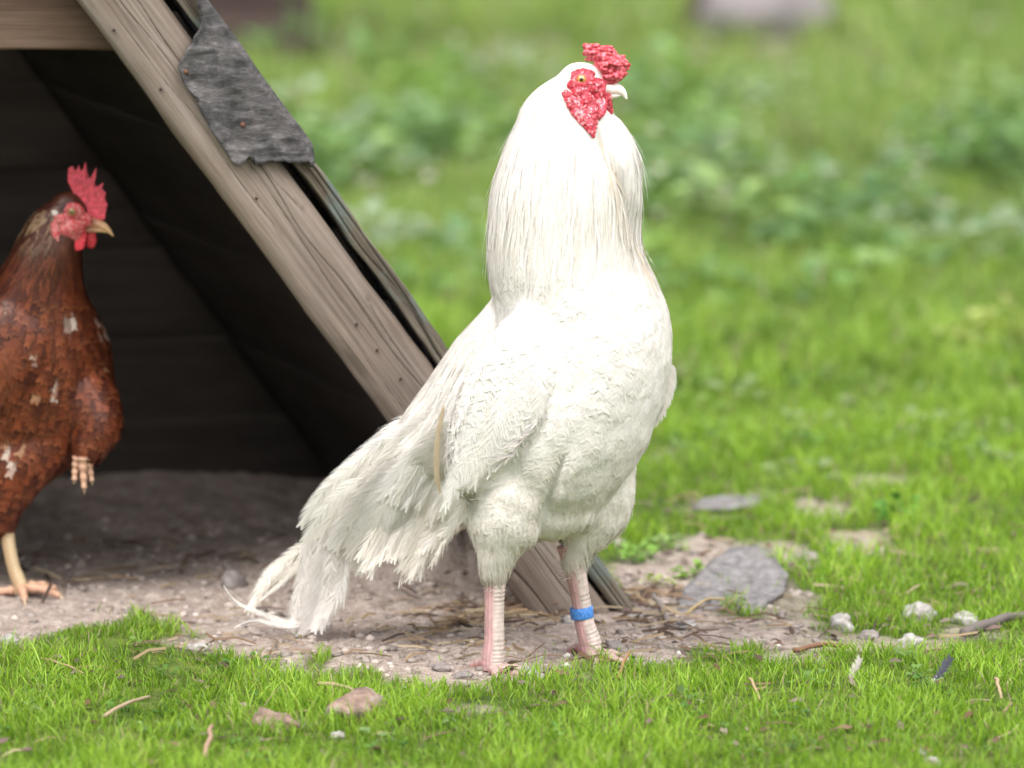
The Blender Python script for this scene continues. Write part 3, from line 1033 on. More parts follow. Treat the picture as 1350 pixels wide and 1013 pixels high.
def tube_mesh(C, R, front, scale_len, nring=40, colf=None, amp=.05):
    """scaly tube through centres C (world) with radii R; front: direction of the broad front plates"""
    nsec = len(C)
    V, Col = [], []
    s = 0
    for i in range(nsec):
        T = (C[min(i + 1, nsec - 1)] - C[max(i - 1, 0)]).normalized()
        A = (front - T * front.dot(T)).normalized(); Bv = T.cross(A)
        if i: s += (C[i] - C[i - 1]).length
        for k in range(nring):
            a = 2 * math.pi * k / nring
            ca = math.cos(a)
            fr = 1 / (1 + math.exp(-(ca - .35) * 14))
            ph = s / scale_len
            plate = (ph % 1.0)
            pl = min(plate * 4, 1) * (1 - .45 * plate)                       # overlapping front scutes
            hexs = abs(math.sin(math.pi * (s / scale_len * 1.6 + (round(a * 6) % 2) * .5))) * abs(math.sin(a * 7))
            side_groove = math.exp(-((ca - .30) / .12) ** 2)
            d = fr * pl * amp * 1.5 + (1 - fr) * hexs * amp * 1.0 - side_groove * amp * .8
            r = R[i] * (1 + d) * (1 + .12 * ca) * (1 + .05 * noise.noise(C[i] * 60 + Vector((ca, 0, 0))))
            V.append(C[i] + (A * ca + Bv * math.sin(a)) * r)
            Col.append(colf(fr, pl, hexs, ca, i / nsec, a))
    Q = [(i * nring + k, i * nring + (k + 1) % nring, (i + 1) * nring + (k + 1) % nring, (i + 1) * nring + k) for i in range(nsec - 1) for k in range(nring)]
    V.append(C[0]); V.append(C[-1]); Col.append(Col[0]); Col.append(Col[-2])
    T_ = []
    for k in range(nring):
        T_.append((len(V) - 2, (k + 1) % nring, k)); T_.append((len(V) - 1, (nsec - 1) * nring + k, (nsec - 1) * nring + (k + 1) % nring))
    return np.array([tuple(v) for v in V]), np.array(Q), np.array(T_), np.array(Col)

def resample(pts, n):
    sm = np.array(smooth_secs(pts, 8)); t = np.linspace(0, len(sm) - 1, n)
    i = np.minimum(t.astype(int), len(sm) - 2); f = (t - i)[:, None]
    return sm[i] * (1 - f) + sm[i + 1] * f

def shank(heap, pts, Y0, front, colf, scale_len=.0042, n=110):
    q = resample(pts, n)
    C = [at(a[0], a[1], Y0 + a[2] * PXM) for a in q]; R = [a[3] * PXM for a in q]
    heap.add(*tube_mesh(C, R, front, scale_len, 40, colf))

def toe(heap, root, d, L, r, colf, clawc, lift=.004, curl=0.0, down=Vector((0, 0, -1))):
    n = 40; C, R = [], []
    for i in range(n):
        t = i / (n - 1)
        p = root + d * (L * t) - down * (lift * math.sin(t * math.pi) ) + down * (curl * t * t)
        C.append(p); R.append(r * (1 - .42 * t) * (1 + .12 * math.cos(t * math.pi * 6)))
    V = tube_mesh(C, R, -down, .0032, 20, colf, .07); heap.add(*V)
    # claw
    T = (C[-1] - C[-3]).normalized(); Cc, Rc = [], []
    for i in range(12):
        t = i / 11
        Cc.append(C[-1] + T * (L * .26 * t - .001) + down * (L * .12 * t * t)); Rc.append(r * .42 * (1 - t) ** .8 + .0001)
    heap.add(*tube_mesh(Cc, Rc, -down, 1.0, 12, lambda *a: clawc, 0))

# ================================================================== ROOSTER
rbase = gnd(700, 878)
rooster = empty('rooster', rbase, 'white rooster standing tall with red comb and blue leg band', 'rooster')

rows = [(98, 738, 790, -6, 20), (116, 709, 794, -4, 30), (138, 690, 798, 0, 44), (165, 679, 823, 4, 58), (200, 663, 841, 8, 74), (250, 648, 846, 14, 86), (300, 643, 845, 20, 92), (340, 642, 850, 26, 98),
        (370, 645, 866, 32, 106), (400, 650, 879, 38, 114), (440, 652, 886, 42, 122), (480, 640, 885, 46, 126), (520, 628, 877, 48, 126), (560, 616, 864, 48, 120), (600, 610, 848, 48, 110),
        (640, 622, 818, 46, 90), (666, 650, 795, 46, 66)]
body_pr = [column(rows),
           ball(766, 108, -2, 31, 27, 23), ball(785, 116, -2, 20, 17, 16),
           # back, saddle and tail root
           limb([(720, 440, 60, 84, 80), (665, 500, 88, 84, 80), (610, 555, 118, 70, 72), (560, 600, 140, 56, 60), (505, 655, 165, 44, 46), (455, 705, 195, 28, 30)]),
           # rump fluff below the tail
           limb([(640, 620, 110, 66, 60), (590, 660, 140, 44, 50), (545, 700, 165, 26, 36)]),
           # thighs
           limb([(705, 570, 14, 80, 52), (684, 625, 4, 76, 52), (668, 672, 0, 60, 46), (660, 704, 0, 46, 38), (655, 730, 0, 29, 26), (652, 752, 0, 17, 17)]),
           limb([(780, 560, 80, 66, 50), (786, 612, 80, 54, 52), (788, 655, 82, 49, 45), (778, 688, 84, 43, 38), (764, 716, 84, 26, 24), (757, 738, 84, 16, 16)]),
           # folded wing on the near side, tip of the far one
           limb([(735, 410, -44, 42, 20), (705, 460, -56, 56, 20), (668, 522, -56, 60, 18), (634, 585, -50, 46, 14), (606, 640, -40, 20, 8)]),
           limb([(862, 470, 70, 24, 30), (868, 520, 76, 12, 28), (858, 555, 76, 6, 18)])]
bme = fuse(body_pr, .0028, 10)
Vb, Nb = mesh_arrays(bme)
_d = np.array([noise.noise(Vector(v) * 38) * .6 + noise.noise(Vector(v) * 80 + Vector((3, 0, 0))) * .35 for v in Vb])
_, _y = to_px(Vb[:, 0], Vb[:, 1], Vb[:, 2])
_x, _ = to_px(Vb[:, 0], Vb[:, 1], Vb[:, 2])
# the hackle parts along a line running down from the face: a shallow crease in the cape
_gx = np.interp(_y, [165, 200, 240, 290, 335], [784, 800, 820, 836, 840])
_g = np.exp(-((_x - _gx) / 6.5) ** 2) * sstep(160, 195, _y) * sstep(350, 315, _y) * (Vb[:, 1] < .015)
_g2 = np.exp(-((_x - np.interp(_y, [590, 690], [748, 712])) / 7) ** 2) * sstep(585, 620, _y) * sstep(712, 690, _y) * (Vb[:, 1] < .0)
set_co(bme, Vb + Nb * (_d * .0026 * sstep(300, 420, _y) - .0075 * _g - .006 * _g2)[:, None])
bvh = bvh_of(bme)
Vb, Nb = mesh_arrays(bme)
set_cols(bme, np.tile(np.array([.88, .86, .82]), (len(Vb), 1)))

# scaly shanks and feet join the body mesh
def rleg(fr, pl, hx, ca, t, a):
    white = np.array([.55, .46, .42]); pink = np.array([.44, .235, .235])
    mixv = .15 + .85 * fr
    c = pink * (1 - mixv) + white * mixv
    if ca < .3: c = pink * (.65 + .4 * hx) + np.array([.17, .17, .16]) * hx
    bl = noise.noise(Vector((t * 22, a * 2.2, 0)))
    c = c * (1 + .22 * bl) + np.array([.10, .0, .01]) * max(0, bl)
    return tuple(c * (.5 + .62 * pl if fr > .5 else 1))
def rtoe(fr, pl, hx, ca, t, a):
    return tuple((np.array([.42, .29, .27]) if fr > .5 else np.array([.40, .20, .19])) * (.6 + .5 * pl))
lg = Heap()
FRONT = HEAD_DIR
shank(lg, [(651, 728, 0, 17), (651, 760, 1, 14.0), (650, 800, 1, 12.6), (650, 840, 0, 12.8), (648, 868, 0, 14.5), (648, 884, -2, 13)], 0, Vector((1, -.35, 0)), rleg)
shank(lg, [(748, 718, 84, 17), (755, 745, 84, 14.5), (764, 790, 84, 12.4), (769, 822, 84, 12.6), (776, 848, 84, 14.5), (778, 868, 80, 12)], 0, Vector((1, -.3, 0)), rleg)
for (px, py, dp) in ((648, 884, 0), (776, 866, 84)):
    root = at(px, py, dp * PXM); root.z = hz(root.x, root.y) + .001
    for ang in (-38, 0, 36):
        d = Matrix.Rotation(math.radians(ang), 3, 'Z') @ HEAD_DIR
        dd = Vector((d.x, d.y, -.04))
        toe(lg, root, dd, .042 if ang == 0 else .034, .0056, rtoe, (.42, .34, .30), lift=.002)
    d = Matrix.Rotation(math.radians(170), 3, 'Z') @ HEAD_DIR
    toe(lg, root + Vector((0, 0, .006)), Vector((d.x, d.y, -.25)), .028, .0062, rtoe, (.42, .34, .30), lift=.001)
def joined(me, heap, name):
    V, _ = mesh_arrays(me); nV = len(V)
    q = [tuple(p.vertices) for p in me.polygons if len(p.vertices) == 4]; t = [tuple(p.vertices) for p in me.polygons if len(p.vertices) == 3]
    C = np.empty(nV * 4, np.float32); me.color_attributes['col'].data.foreach_get('color', C); C = C.reshape(-1, 4)[:, :3]
    hV, hQ, hT, hC = np.concatenate(heap.V), np.concatenate(heap.Q) + nV, np.concatenate(heap.T) + nV, np.concatenate(heap.C)
    Q_ = np.concatenate([np.array(q).reshape(-1, 4), hQ]); T_ = np.concatenate([np.array(t).reshape(-1, 3), hT]).astype(int)
    mi = np.concatenate([np.zeros(len(q)), np.ones(len(hQ)), np.zeros(len(t)), np.ones(len(hT))]).astype(int)
    return arr_mesh(name, np.concatenate([V, hV]), Q_, T_, np.concatenate([C, hC]), mi)
link('body', joined(bme, lg, 'body'), [M['white_feather'], M['leg']], rooster)

# blue leg band
def band():
    n = 48; V, Q = [], []
    c0, c1 = at(766, 800, 84 * PXM), at(768, 815, 84 * PXM)
    T = (c1 - c0).normalized(); A = Vector((1, 0, 0)); A = (A - T * A.dot(T)).normalized(); Bv = T.cross(A)
    prof = [(0, .0107), (.06, .0111), (.94, .0111), (1, .0107), (.94, .0098), (.06, .0098)]
    for k in range(n):
        a = 2 * math.pi * k / n
        for (t, r) in prof:
            V.append(tuple(c0.lerp(c1, t) + (A * math.cos(a) + Bv * math.sin(a)) * r))
    m = len(prof)
    for k in range(n):
        for j in range(m):
            Q.append((k * m + j, ((k + 1) % n) * m + j, ((k + 1) % n) * m + (j + 1) % m, k * m + (j + 1) % m))
    link('leg_band', arr_mesh('leg_band', np.array(V), np.array(Q)), M['band'], rooster)['label'] = 'blue plastic ring round the right-hand leg'
band()

RF = [(765, 100, -.5, .9, 40, 0), (690, 200, -.18, 1, 70, 0), (760, 220, 0, 1, 70, -.1), (830, 220, .12, 1, 50, 0), (650, 330, -.05, 1, 60, .1), (750, 340, 0, 1, 70, 0), (840, 330, .15, 1, 50, 0),
      (860, 430, -.05, 1, 60, .0), (780, 450, -.18, 1, 70, 0), (690, 440, -.45, 1, 50, 0), (640, 480, -.65, .8, 45, .3), (580, 550, -.75, .7, 60, .3), (500, 620, -.75, .7, 60, .3), (640, 590, -.42, 1, 40, .1),
      (680, 540, -.45, 1, 45, 0), (760, 560, -.22, 1, 60, 0), (840, 560, -.35, 1, 50, .1), (670, 680, -.05, 1, 45, 0), (780, 660, -.15, 1, 50, 0), (570, 690, -.6, .8, 50, .3), (720, 640, -.2, 1, 50, 0)]

def tone_white(n, cream=.2, dirt=.1):
    k = rng.uniform(0, 1, (n, 1))
    w = np.array([.905, .890, .885]); c = np.array([.87, .83, .76]); d = np.array([.70, .60, .50])
    f = np.clip(rng.normal(cream, .16, (n, 1)), 0, 1); g = np.clip(rng.normal(0, dirt, (n, 1)), 0, .6)
    return (w * (1 - f) + c * f) * (1 - g) + d * g

# 1 contour plumage of breast, belly, thighs, back
p, px, py = surface_points(bme, 40000, lambda px, py, p: (py > 318) & ~((py > 738)))
k = thin(p, .0062); p, px, py = p[k], px[k], py[k]
seeds, Wd = [], []
for q, x, y in zip(p, px, py):
    low = y > 600
    L = .022 if y < 560 else .020
    L *= random.uniform(.8, 1.25)
    seeds.append((Vector(q), flow_dir(x, y, RF) + Vector([random.gauss(0, .09) for _ in range(3)]), L, 0, .0001 if y < 590 else .0002))
P, S, Nn = march(bvh, seeds, 5, .3)
cream = .5 * tone_white(len(p), .15, .04) + .5 * np.array([.895, .88, .87])
lowf = sstep(480, 700, py)[:, None]
cream = cream * (1 - lowf * .9) + tone_white(len(p), .55, .12) * lowf * .9
h = Heap(); h.add(*barbed(P, S, Nn, np.full(len(p), .0125) * rng.uniform(.8, 1.2, len(p)), 13, prof_contour, .30, .16, .04, base_col=cream, tipfan=3, shaft=False))
h.build('contour_feathers', M['white_feather'], rooster, 'stuff')

# 2 hackle: long narrow feathers cloaking the neck
def hackle(n, ymin, ymax, L0, W0, thinr, lift, cr_, heap, stf=.25):
    p, px, py = surface_points(bme, n, lambda px, py, p: (py > ymin) & (py < ymax) )
    k = thin(p, thinr); p, px, py = p[k], px[k], py[k]
    sd = []
    for q, x, y in zip(p, px, py):
        L = L0 * random.uniform(.7, 1.15)
        L = min(L, max(.018, (y - 70) * .0011))
        sd.append((Vector(q), flow_dir(x, y, RF) + Vector([random.gauss(0, .07) for _ in range(3)]), L, 0, lift * min(1, (y - 60) / 120)))
    P, S, Nn = march(bvh, sd, 7, stf)
    ok = off_face(P, FACE_R, .0)
    P, S, Nn, py, sd = P[ok], S[ok], Nn[ok], py[ok], [q for q, o_ in zip(sd, ok) if o_]
    W = W0 * rng.uniform(.7, 1.2, len(sd)) * np.clip((py - 60) / 120, .4, 1)
    b = tone_white(len(sd), cr_, .05)
    sx = np.array([to_px(q[0].x, q[0].y, q[0].z)[0] for q in sd]); gl = np.exp(-((sx - np.interp(py, [165, 200, 240, 290, 335], [784, 800, 820, 836, 840])) / 7) ** 2)[:, None] * (py > 170)[:, None] * .7
    b = b * (1 - gl) + np.array([.78, .68, .53]) * gl
    heap.add(*barbed(P, S, Nn, W, 10, prof_lance, .16, .12, .05, base_col=b, tipfan=2, shaft=False))
h = Heap()
hackle(24000, 84, 300, .070, .0056, .0042, .0010, .16, h)
hackle(7000, 250, 330, .052, .0048, .0052, .0012, .4, h)
hackle(900, 95, 320, .050, .0028, .010, .0060, .2, h, .95)
hackle(5000, 84, 200, .030, .0042, .0034, .0015, .08, h)
h.build('hackle_feathers', M['white_feather'], rooster, 'stuff')

# 3 saddle hackles streaming towards the tail
p, px, py = surface_points(bme, 9000, lambda px, py, p: (px < 668 - (py - 420) * .25) & (py > 400) & (py < 650) & (py > 500 - (px - 560) * 1.0 - 40))
k = thin(p, .0062); p, px, py = p[k], px[k], py[k]
sd = [(Vector(q), (flow_dir(x, y, RF) + Vector([random.gauss(0, .08) for _ in range(3)])), .072 * random.uniform(.6, 1.2), 0, .0014) for q, x, y in zip(p, px, py)]
P, S, Nn = march(bvh, sd, 8, .55)
h = Heap(); h.add(*barbed(P, S, Nn, .0058 * rng.uniform(.7, 1.3, len(sd)), 16, prof_lance, .24, .12, .05, base_col=tone_white(len(sd), .35, .06), tipfan=3, shaft=True))
h.build('saddle_feathers', M['white_feather'], rooster, 'stuff')

# 4 the folded wing: coverts then long quills
wing = link('wing', fuse([limb([(728, 425, -58, 36, 9), (700, 470, -70, 50, 9), (668, 522, -70, 54, 8), (638, 575, -62, 42, 7), (610, 622, -50, 18, 5)])], .0026, 6), M['white_feather'], rooster)
Vw, _ = mesh_arrays(wing.data); set_cols(wing.data, np.tile([.84, .83, .79], (len(Vw), 1)))
wm = wing.data.copy(); wm.transform(world_of(rooster))
wb = bvh_of(wm)
Vx, _ = mesh_arrays(wm)
p, px, py = surface_points(wm, 9000, lambda px, py, p: (p[:, 1] < -.012) & (py < 575))
k = thin(p, .0078); p, px, py = p[k], px[k], py[k]
sd, WW = [], []
for q, x, y in zip(p, px, py):
    t = min(1, max(0, (y - 420) / 180))
    sd.append((Vector(q), Vector((-.42 - random.uniform(-.08, .08), .06, -1)), .024 + .022 * t * random.uniform(.8, 1.2), 0, .0004 + .0012 * t)); WW.append(.015 + .003 * t)
P, S, Nn = march(wb, sd, 6, .45)
h = Heap(); h.add(*barbed(P, S, Nn, np.array(WW), 18, prof_contour, .26, .10, .10, base_col=tone_white(len(sd), .10, .03), tipfan=4, shaft=True))
h.build('wing_coverts', M['white_feather'], wing, 'stuff')
def ndp(x, y, fb, lift=4):
    """depth just proud of the near flank, or fb where the body does not reach"""
    c = at(x, y, 0.06)
    h_ = bvh.ray_cast(Vector((c.x, -.6, c.z)), Vector((0, 1, 0)))
    return h_[0].y / PXM - lift if h_[0] is not None else fb
for i in range(15):
    f = 1 - i / 14
    x0, y0 = 622 + 88 * f, 548 - 72 * f
    x1, y1 = 582 + 120 * f + random.uniform(-5, 5), 674 - 108 * f + random.uniform(-8, 6)
    pts = [(x0, y0), ((x0 + x1) / 2 + 3, (y0 + y1) / 2), (x1, y1)]
    d0 = ndp(x0, y0, -60, 5); d1 = min(ndp(*pts[1], -50, 9), d0 + 14); d2 = min(ndp(*pts[2], -40, 8), d1 + 14)
    pp = path_feather([(x0, y0, d0 - 3 * f), (*pts[1], d1 - 3 * f), (x1, y1, d2)], .013, K=8)
    hh = Heap(); hh.add(*barbed(*pp, [.0170], 50, prof_quill, .20, .06, .10, base_col=tone_white(1, .12, .02), tipfan=5, shaft=True))
    hh.build('wing_quill', M['white_feather'], wing)
pp = path_feather([(586, 532, -30), (578, 570, -26), (575, 620, -20), (580, 648, -16)], .01, K=9)      # tan shafted feather at the wing's rear edge
hh = Heap(); hh.add(*barbed(*pp, [.0065], 34, prof_quill, .16, .05, .1, base_col=np.array([[.62, .52, .37]]), tipfan=3)); hh.build('wing_quill', M['white_feather'], wing, label='tan edged feather behind the folded wing')
hh = Heap()
for j in range(7):      # feather edges of the far wing showing past the breast
    f = j / 6
    pp = path_feather([(884 - 3 * f, 478 + 8 * f, 60 + 4 * j), (878 - 3 * f, 520 + 4 * f, 66 + 4 * j), (858 - 3 * f, 562 - 12 * f, 72 + 4 * j)], .012, K=8)
    hh.add(*barbed(*pp, [.016], 22, prof_quill, .12, .08, .15, base_col=tone_white(1, .3, .1) * (.98 if j < 4 else .8), tipfan=4))
hh.build('far_wing_edge', M['white_feather'], rooster)

# 5 tail: long coverts, drooping sickles, rump fluff
tail_n = 0
def tail_feather(pts, W, prof=prof_quill, nb=60, rag=.14, c=.3, K=16, twist=0.0, spread=.07, dirt=.05, name='tail_feather', par=None, gap=1.3, n=1, jit=0, colr=None):
    hh = Heap()
    for i in range(n):
        pj = [(a[0] + random.gauss(0, jit) * (k_ / len(pts) + .3), a[1] + random.gauss(0, jit) * (k_ / len(pts) + .2), a[2] + random.gauss(0, jit)) for k_, a in enumerate(pts)]
        pp = path_feather(pj, W, K=K, twist=twist + random.gauss(0, .25 if n > 1 else .02))
        bc = tone_white(1, c, dirt) if colr is None else np.array([colr])
        hh.add(*barbed(*pp, [W], nb, prof, spread, rag, .3, base_col=bc, tipfan=5, gap=gap))
    return hh.build(name, M['white_feather'], rooster)
# broad drooping coverts over the tail
for i in range(54):
    f = (i % 18) / 17; row = i // 18
    g = random.uniform(-.1, .1)
    x1, y1 = [(400 + 84 * f, 700 + 40 * f), (428 + 88 * f, 672 + 46 * f), (462 + 96 * f, 640 + 52 * f)][2 - row] if False else [(400 + 84 * f, 702 + 40 * f), (430 + 96 * f, 668 + 56 * f), (470 + 110 * f, 630 + 66 * f)][row]
    x1 += random.uniform(-10, 10); y1 += random.uniform(-12, 12)
    L_ = random.uniform(105, 140)
    x0, y0 = x1 + L_ * (.66 - .12 * f), y1 - L_ * (.72 + .05 * f)
    xm, ym = (x0 + x1) / 2 - 6, (y0 + y1) / 2 - 6
    d0 = ndp(x0, y0, 70, 1); d1 = max(ndp(xm, ym, d0 + 26, 5), d0 - 8); d2 = max(min(ndp(x1, y1, d1 + 26, 8), d1 + 30), d1 - 10)
    tail_feather([(x0, y0, d0), (xm, ym, d1), (x1, y1, d2)], .0155, prof_quill, 64, .04, .15, spread=.22, dirt=.01, name='tail_covert', K=12)
for i in range(16):      # upper outline: narrow feathers with loose tips
    f = i / 15
    x0, y0 = 575 - 60 * f, 540 + 50 * f
    x1, y1 = 455 - 52 * f + random.uniform(-6, 8), 618 + 70 * f + random.uniform(-6, 10)
    tail_feather([(x0, y0, 130), ((x0 + x1) / 2 - 8, (y0 + y1) / 2 - 13, 138), (x1, y1, 165)], .013, prof_lance, 44, .10, .2, spread=.26, name='tail_covert')
TF = [([(430, 690, 180), (408, 712, 192), (402, 745, 200), (392, 790, 210), (384, 832, 215)], .017, .15),
      ([(440, 690, 176), (424, 730, 184), (420, 780, 195), (404, 834, 205)], .019, .12),
      ([(448, 700, 172), (438, 745, 180), (432, 790, 190), (418, 830, 198)], .020, .12),
      ([(456, 705, 170), (452, 745, 176), (446, 780, 184), (430, 815, 190)], .018, .2),
      ([(420, 690, 185), (400, 735, 196), (405, 780, 205), (396, 828, 212)], .012, .1),
      ([(465, 705, 165), (462, 735, 168), (458, 765, 172), (452, 800, 178)], .010, .2),
      ([(475, 700, 160), (476, 730, 164), (474, 760, 168)], .018, .35),
      ([(412, 715, 200), (392, 728, 208), (368, 748, 214), (346, 768, 216), (330, 806, 214)], .016, .75),
      ([(410, 725, 202), (396, 745, 208), (372, 760, 214), (350, 775, 214), (334, 800, 212)], .012, .85),
      ([(408, 735, 200), (390, 748, 206), (366, 772, 210), (344, 790, 212)], .010, .7),
      ([(404, 822, 200), (372, 818, 204), (340, 808, 206), (312, 794, 208), (291, 773, 204)], .007, .8),
      ([(398, 826, 200), (366, 826, 204), (338, 820, 206), (310, 824, 206)], .006, .6),
      ([(425, 720, 186), (415, 760, 194), (412, 800, 200), (398, 836, 204)], .020, .1),
      ([(436, 715, 182), (434, 760, 188), (425, 800, 196), (412, 832, 200)], .016, .15)]
for pts, W, c in TF:
    tail_feather(pts, W, prof_wisp if W < .013 else prof_quill, 80, .10, c, K=18, spread=.20, twist=random.uniform(-.5, .5), gap=1.15, n=2 if W > .011 else 1, jit=2.0)
# cream underside of the tail and rump fluff with loose barbs
for i in range(44):
    f = random.random()
    x0, y0 = 520 + 108 * f, 628 + 34 * f
    x1, y1 = 478 + 126 * f + random.uniform(-12, 12), np.interp(f, [0, .35, .5, .62, 1], [752, 738, 762, 744, 694]) + random.uniform(-18, 8)
    dd_ = ndp(x0, y0, 110, 2)
    tail_feather([(x0, y0, dd_), ((x0 + x1) / 2 + 5, (y0 + y1) / 2 + 4, ndp((x0 + x1) / 2 + 5, (y0 + y1) / 2 + 4, dd_ + 12, 3)), (x1, y1, dd_ + 26)], random.uniform(.009, .015), prof_quill, 44, .16, .55, spread=.24, dirt=.05, gap=1.1, name='rump_feather', K=10, twist=random.uniform(-.3, .3))
for i in range(8):
    f = i / 7
    tail_feather([(580 - 20 * f, 690, 120), (560 - 24 * f, 725, 126), (548 - 22 * f, 752 + 22 * f, 130)], .010, prof_wisp, 26, .25, .6, spread=.34, gap=.7, name='rump_feather')

# 6 ragged thigh feathers
p, px, py = surface_points(bme, 9000, lambda px, py, p: (py > 640) & (py < 742))
k = thin(p, .0065); p, px, py = p[k], px[k], py[k]
sd = [(Vector(q), Vector((random.gauss(-.05, .12) + (.05 if x > 740 else 0), random.gauss(0, .1), -1)), .024 * random.uniform(.6, 1.3), 0, .0022) for q, x, y in zip(p, px, py)]
P, S, Nn = march(bvh, sd, 6, .7)
h = Heap(); h.add(*barbed(P, S, Nn, .009 * rng.uniform(.7, 1.2, len(sd)), 11, prof_lance, .32, .16, .08, base_col=tone_white(len(sd), .5, .1), tipfan=4, shaft=False))
h.build('thigh_feathers', M['white_feather'], rooster, 'stuff')

# 7 loose fluff at the hem of the thighs, where the shanks come out
sd = []
for (cx, cy, dp, rr) in ((653, 738, 0, 22), (760, 722, 84, 20), (651, 750, 0, 15), (757, 735, 84, 15)):
    for i in range(150):
        a = random.uniform(0, 6.283)
        c = at(cx + rr * math.cos(a) * random.uniform(.7, 1.05), cy + random.uniform(-22, 6), (dp + rr * math.sin(a) * random.uniform(.7, 1.05)) * PXM)
        sd.append((c, Vector((math.cos(a) * .25 - .05, math.sin(a) * .2, -1)), random.uniform(.014, .028), 0, .0035))
P, S, Nn = march(bvh, sd, 5, 1.0)
h = Heap(); h.add(*barbed(P, S, Nn, .0055 * rng.uniform(.7, 1.2, len(sd)), 9, prof_wisp, .35, .25, .1, base_col=tone_white(len(sd), .5, .1), tipfan=3, shaft=False, gap=.9))
h.build('thigh_feathers', M['white_feather'], rooster, 'stuff')

# ---- head
def lumpy(me, amp, freq, seed=0, axis=None):
    V, Nn = mesh_arrays(me)
    d = np.array([noise.turbulence(Vector(v) * freq + Vector((seed, 0, 0)), 3, True) for v in V])
    V = V + Nn * ((d - .5) * amp)[:, None]
    set_co(me, V); return d

# bare red face, with folds and the lappet running down
def sdp(px, py, side, bv, Y0):
    """depth (survey units) of the body's surface at this spot, near (-1) or far (+1) side"""
    c = at(px, py, Y0)
    h_ = bv.ray_cast(Vector((c.x, Y0 + side * .6, c.z)), Vector((0, -side, 0)))
    return (h_[0].y - Y0) / PXM if h_[0] is not None else side * 10
fp = []
for s in (-1, 1):
    def G(x, y, lim=14): 
        d_ = sdp(x, y, s, bvh, 0); return (min(d_, -lim) if s < 0 else max(d_, lim)) + s * 1.5
    def strip(pts): return limb([(x, y, G(x, y), r_, d_) for (x, y, r_, d_) in pts], k=3)
    fp += [ball(768, 105, G(768, 105) - s * 4, 17, 12, 8), ball(786, 113, G(785, 113, 12) - s * 4, 14, 11, 8),
           strip([(745, 122, 5, 4), (752, 132, 8, 4.5), (760, 145, 9, 5), (770, 158, 8, 5), (778, 170, 6, 4), (782, 180, 3, 3)]),
           strip([(752, 110, 7, 4), (762, 115, 9, 4), (776, 117, 11, 5), (790, 118, 10, 6)]), strip([(756, 100, 6, 3), (768, 95, 6, 3), (780, 100, 7, 4)]),
           strip([(762, 120, 8, 5), (770, 130, 12, 5), (776, 142, 13, 5), (780, 154, 10, 5), (782, 168, 6, 4)]),
           strip([(786, 122, 13, 5), (790, 134, 11, 6), (791, 146, 8, 6), (788, 156, 5, 4)]),
           limb([(799, 128, s * 7 - 2, 7, 6), (803, 140, s * 9 - 2, 5.5, 4), (805, 151, s * 9 - 2, 3, 2.5)])]
fme = fuse(fp + [ball(788, 118, -2, 14, 12, 12)], .0006, 3)
d = lumpy(fme, .0016, 110, 3); lumpy(fme, .0009, 420, 8)
V, _ = mesh_arrays(fme); vpx, vpy = to_px(V[:, 0], V[:, 1], V[:, 2])
red = np.array([.56, .045, .075]); pale = np.array([.70, .36, .39]); dark = np.array([.32, .02, .035])
dd = np.clip((d - .22) * 3.0, 0, 1)[:, None]
fn = np.array([noise.noise(Vector(v) * 430) for v in V]); fn2 = np.array([noise.noise(Vector(v) * 150 + Vector((5, 0, 0))) for v in V])
C = dark * (1 - dd) + red * dd
pk = np.clip(fn * 1.6 + .12 + fn2 * .9 + .5 * np.exp(-(((vpx - 768) / 12) ** 2 + ((vpy - 150) / 22) ** 2)) + .35 * np.exp(-(((vpx - 768) / 16) ** 2 + ((vpy - 118) / 5) ** 2)) - .42, 0, .7)[:, None]
C = C * (1 - pk) + pale * pk
C = C * (1 + .25 * fn)[:, None]
set_cols(fme, C)
link('face', fme, M['skin'], rooster)

# comb: a crumpled cushion of small knobs and folds
random.seed(21)
cp = [limb([(779, 66, -2, 6, 6), (790, 74, -2, 12, 10), (803, 84, -2, 17, 12), (812, 94, -2, 15, 12), (806, 104, -2, 9, 9)])]
for i in range(95):
    t = random.random()
    cx = np.interp(t, [0, .3, .65, 1], [779, 791, 806, 812]); cy = np.interp(t, [0, .3, .65, 1], [65, 74, 85, 99])
    R_ = np.interp(t, [0, .3, .65, 1], [6, 13, 18, 13]); a = random.uniform(0, 6.283); b = math.acos(random.uniform(-1, 1))
    x, y, dp = cx + R_ * 1.12 * math.sin(b) * math.cos(a), cy + R_ * 1.12 * math.sin(b) * math.sin(a), -2 + R_ * .95 * math.cos(b)
    r_ = random.uniform(2.0, 3.6)
    a2 = random.uniform(-.5, .9); l_ = random.uniform(2.5, 8)
    cp.append(limb([(x - l_ * math.cos(a2), y - l_ * math.sin(a2) * .6, dp, r_ * .8), (x, y, dp * 1.06 - 0, r_), (x + l_ * math.cos(a2), y + l_ * math.sin(a2) * .6, dp, r_ * .7)], n=10, k=2))
cp.append(limb([(806, 100, -2, 10, 9), (796, 106, -2, 9, 9), (786, 104, -2, 6, 8)]))
cme = fuse(cp, .00055, 2)
V, Nv = mesh_arrays(cme)
c0 = np.array(at(803, 86, -2 * PXM)); rad = np.linalg.norm((V - c0), axis=1)
crv = np.array([noise.noise(Vector(v) * 350) for v in V])
k_ = np.clip((crv + .35) * 1.2, 0, 1)[:, None]
set_cols(cme, np.array([.36, .015, .03]) * (1 - k_) + np.array([.78, .17, .21]) * k_)
link('comb', cme, M['skin'], rooster)['label'] = 'knobbly bright red rose comb'

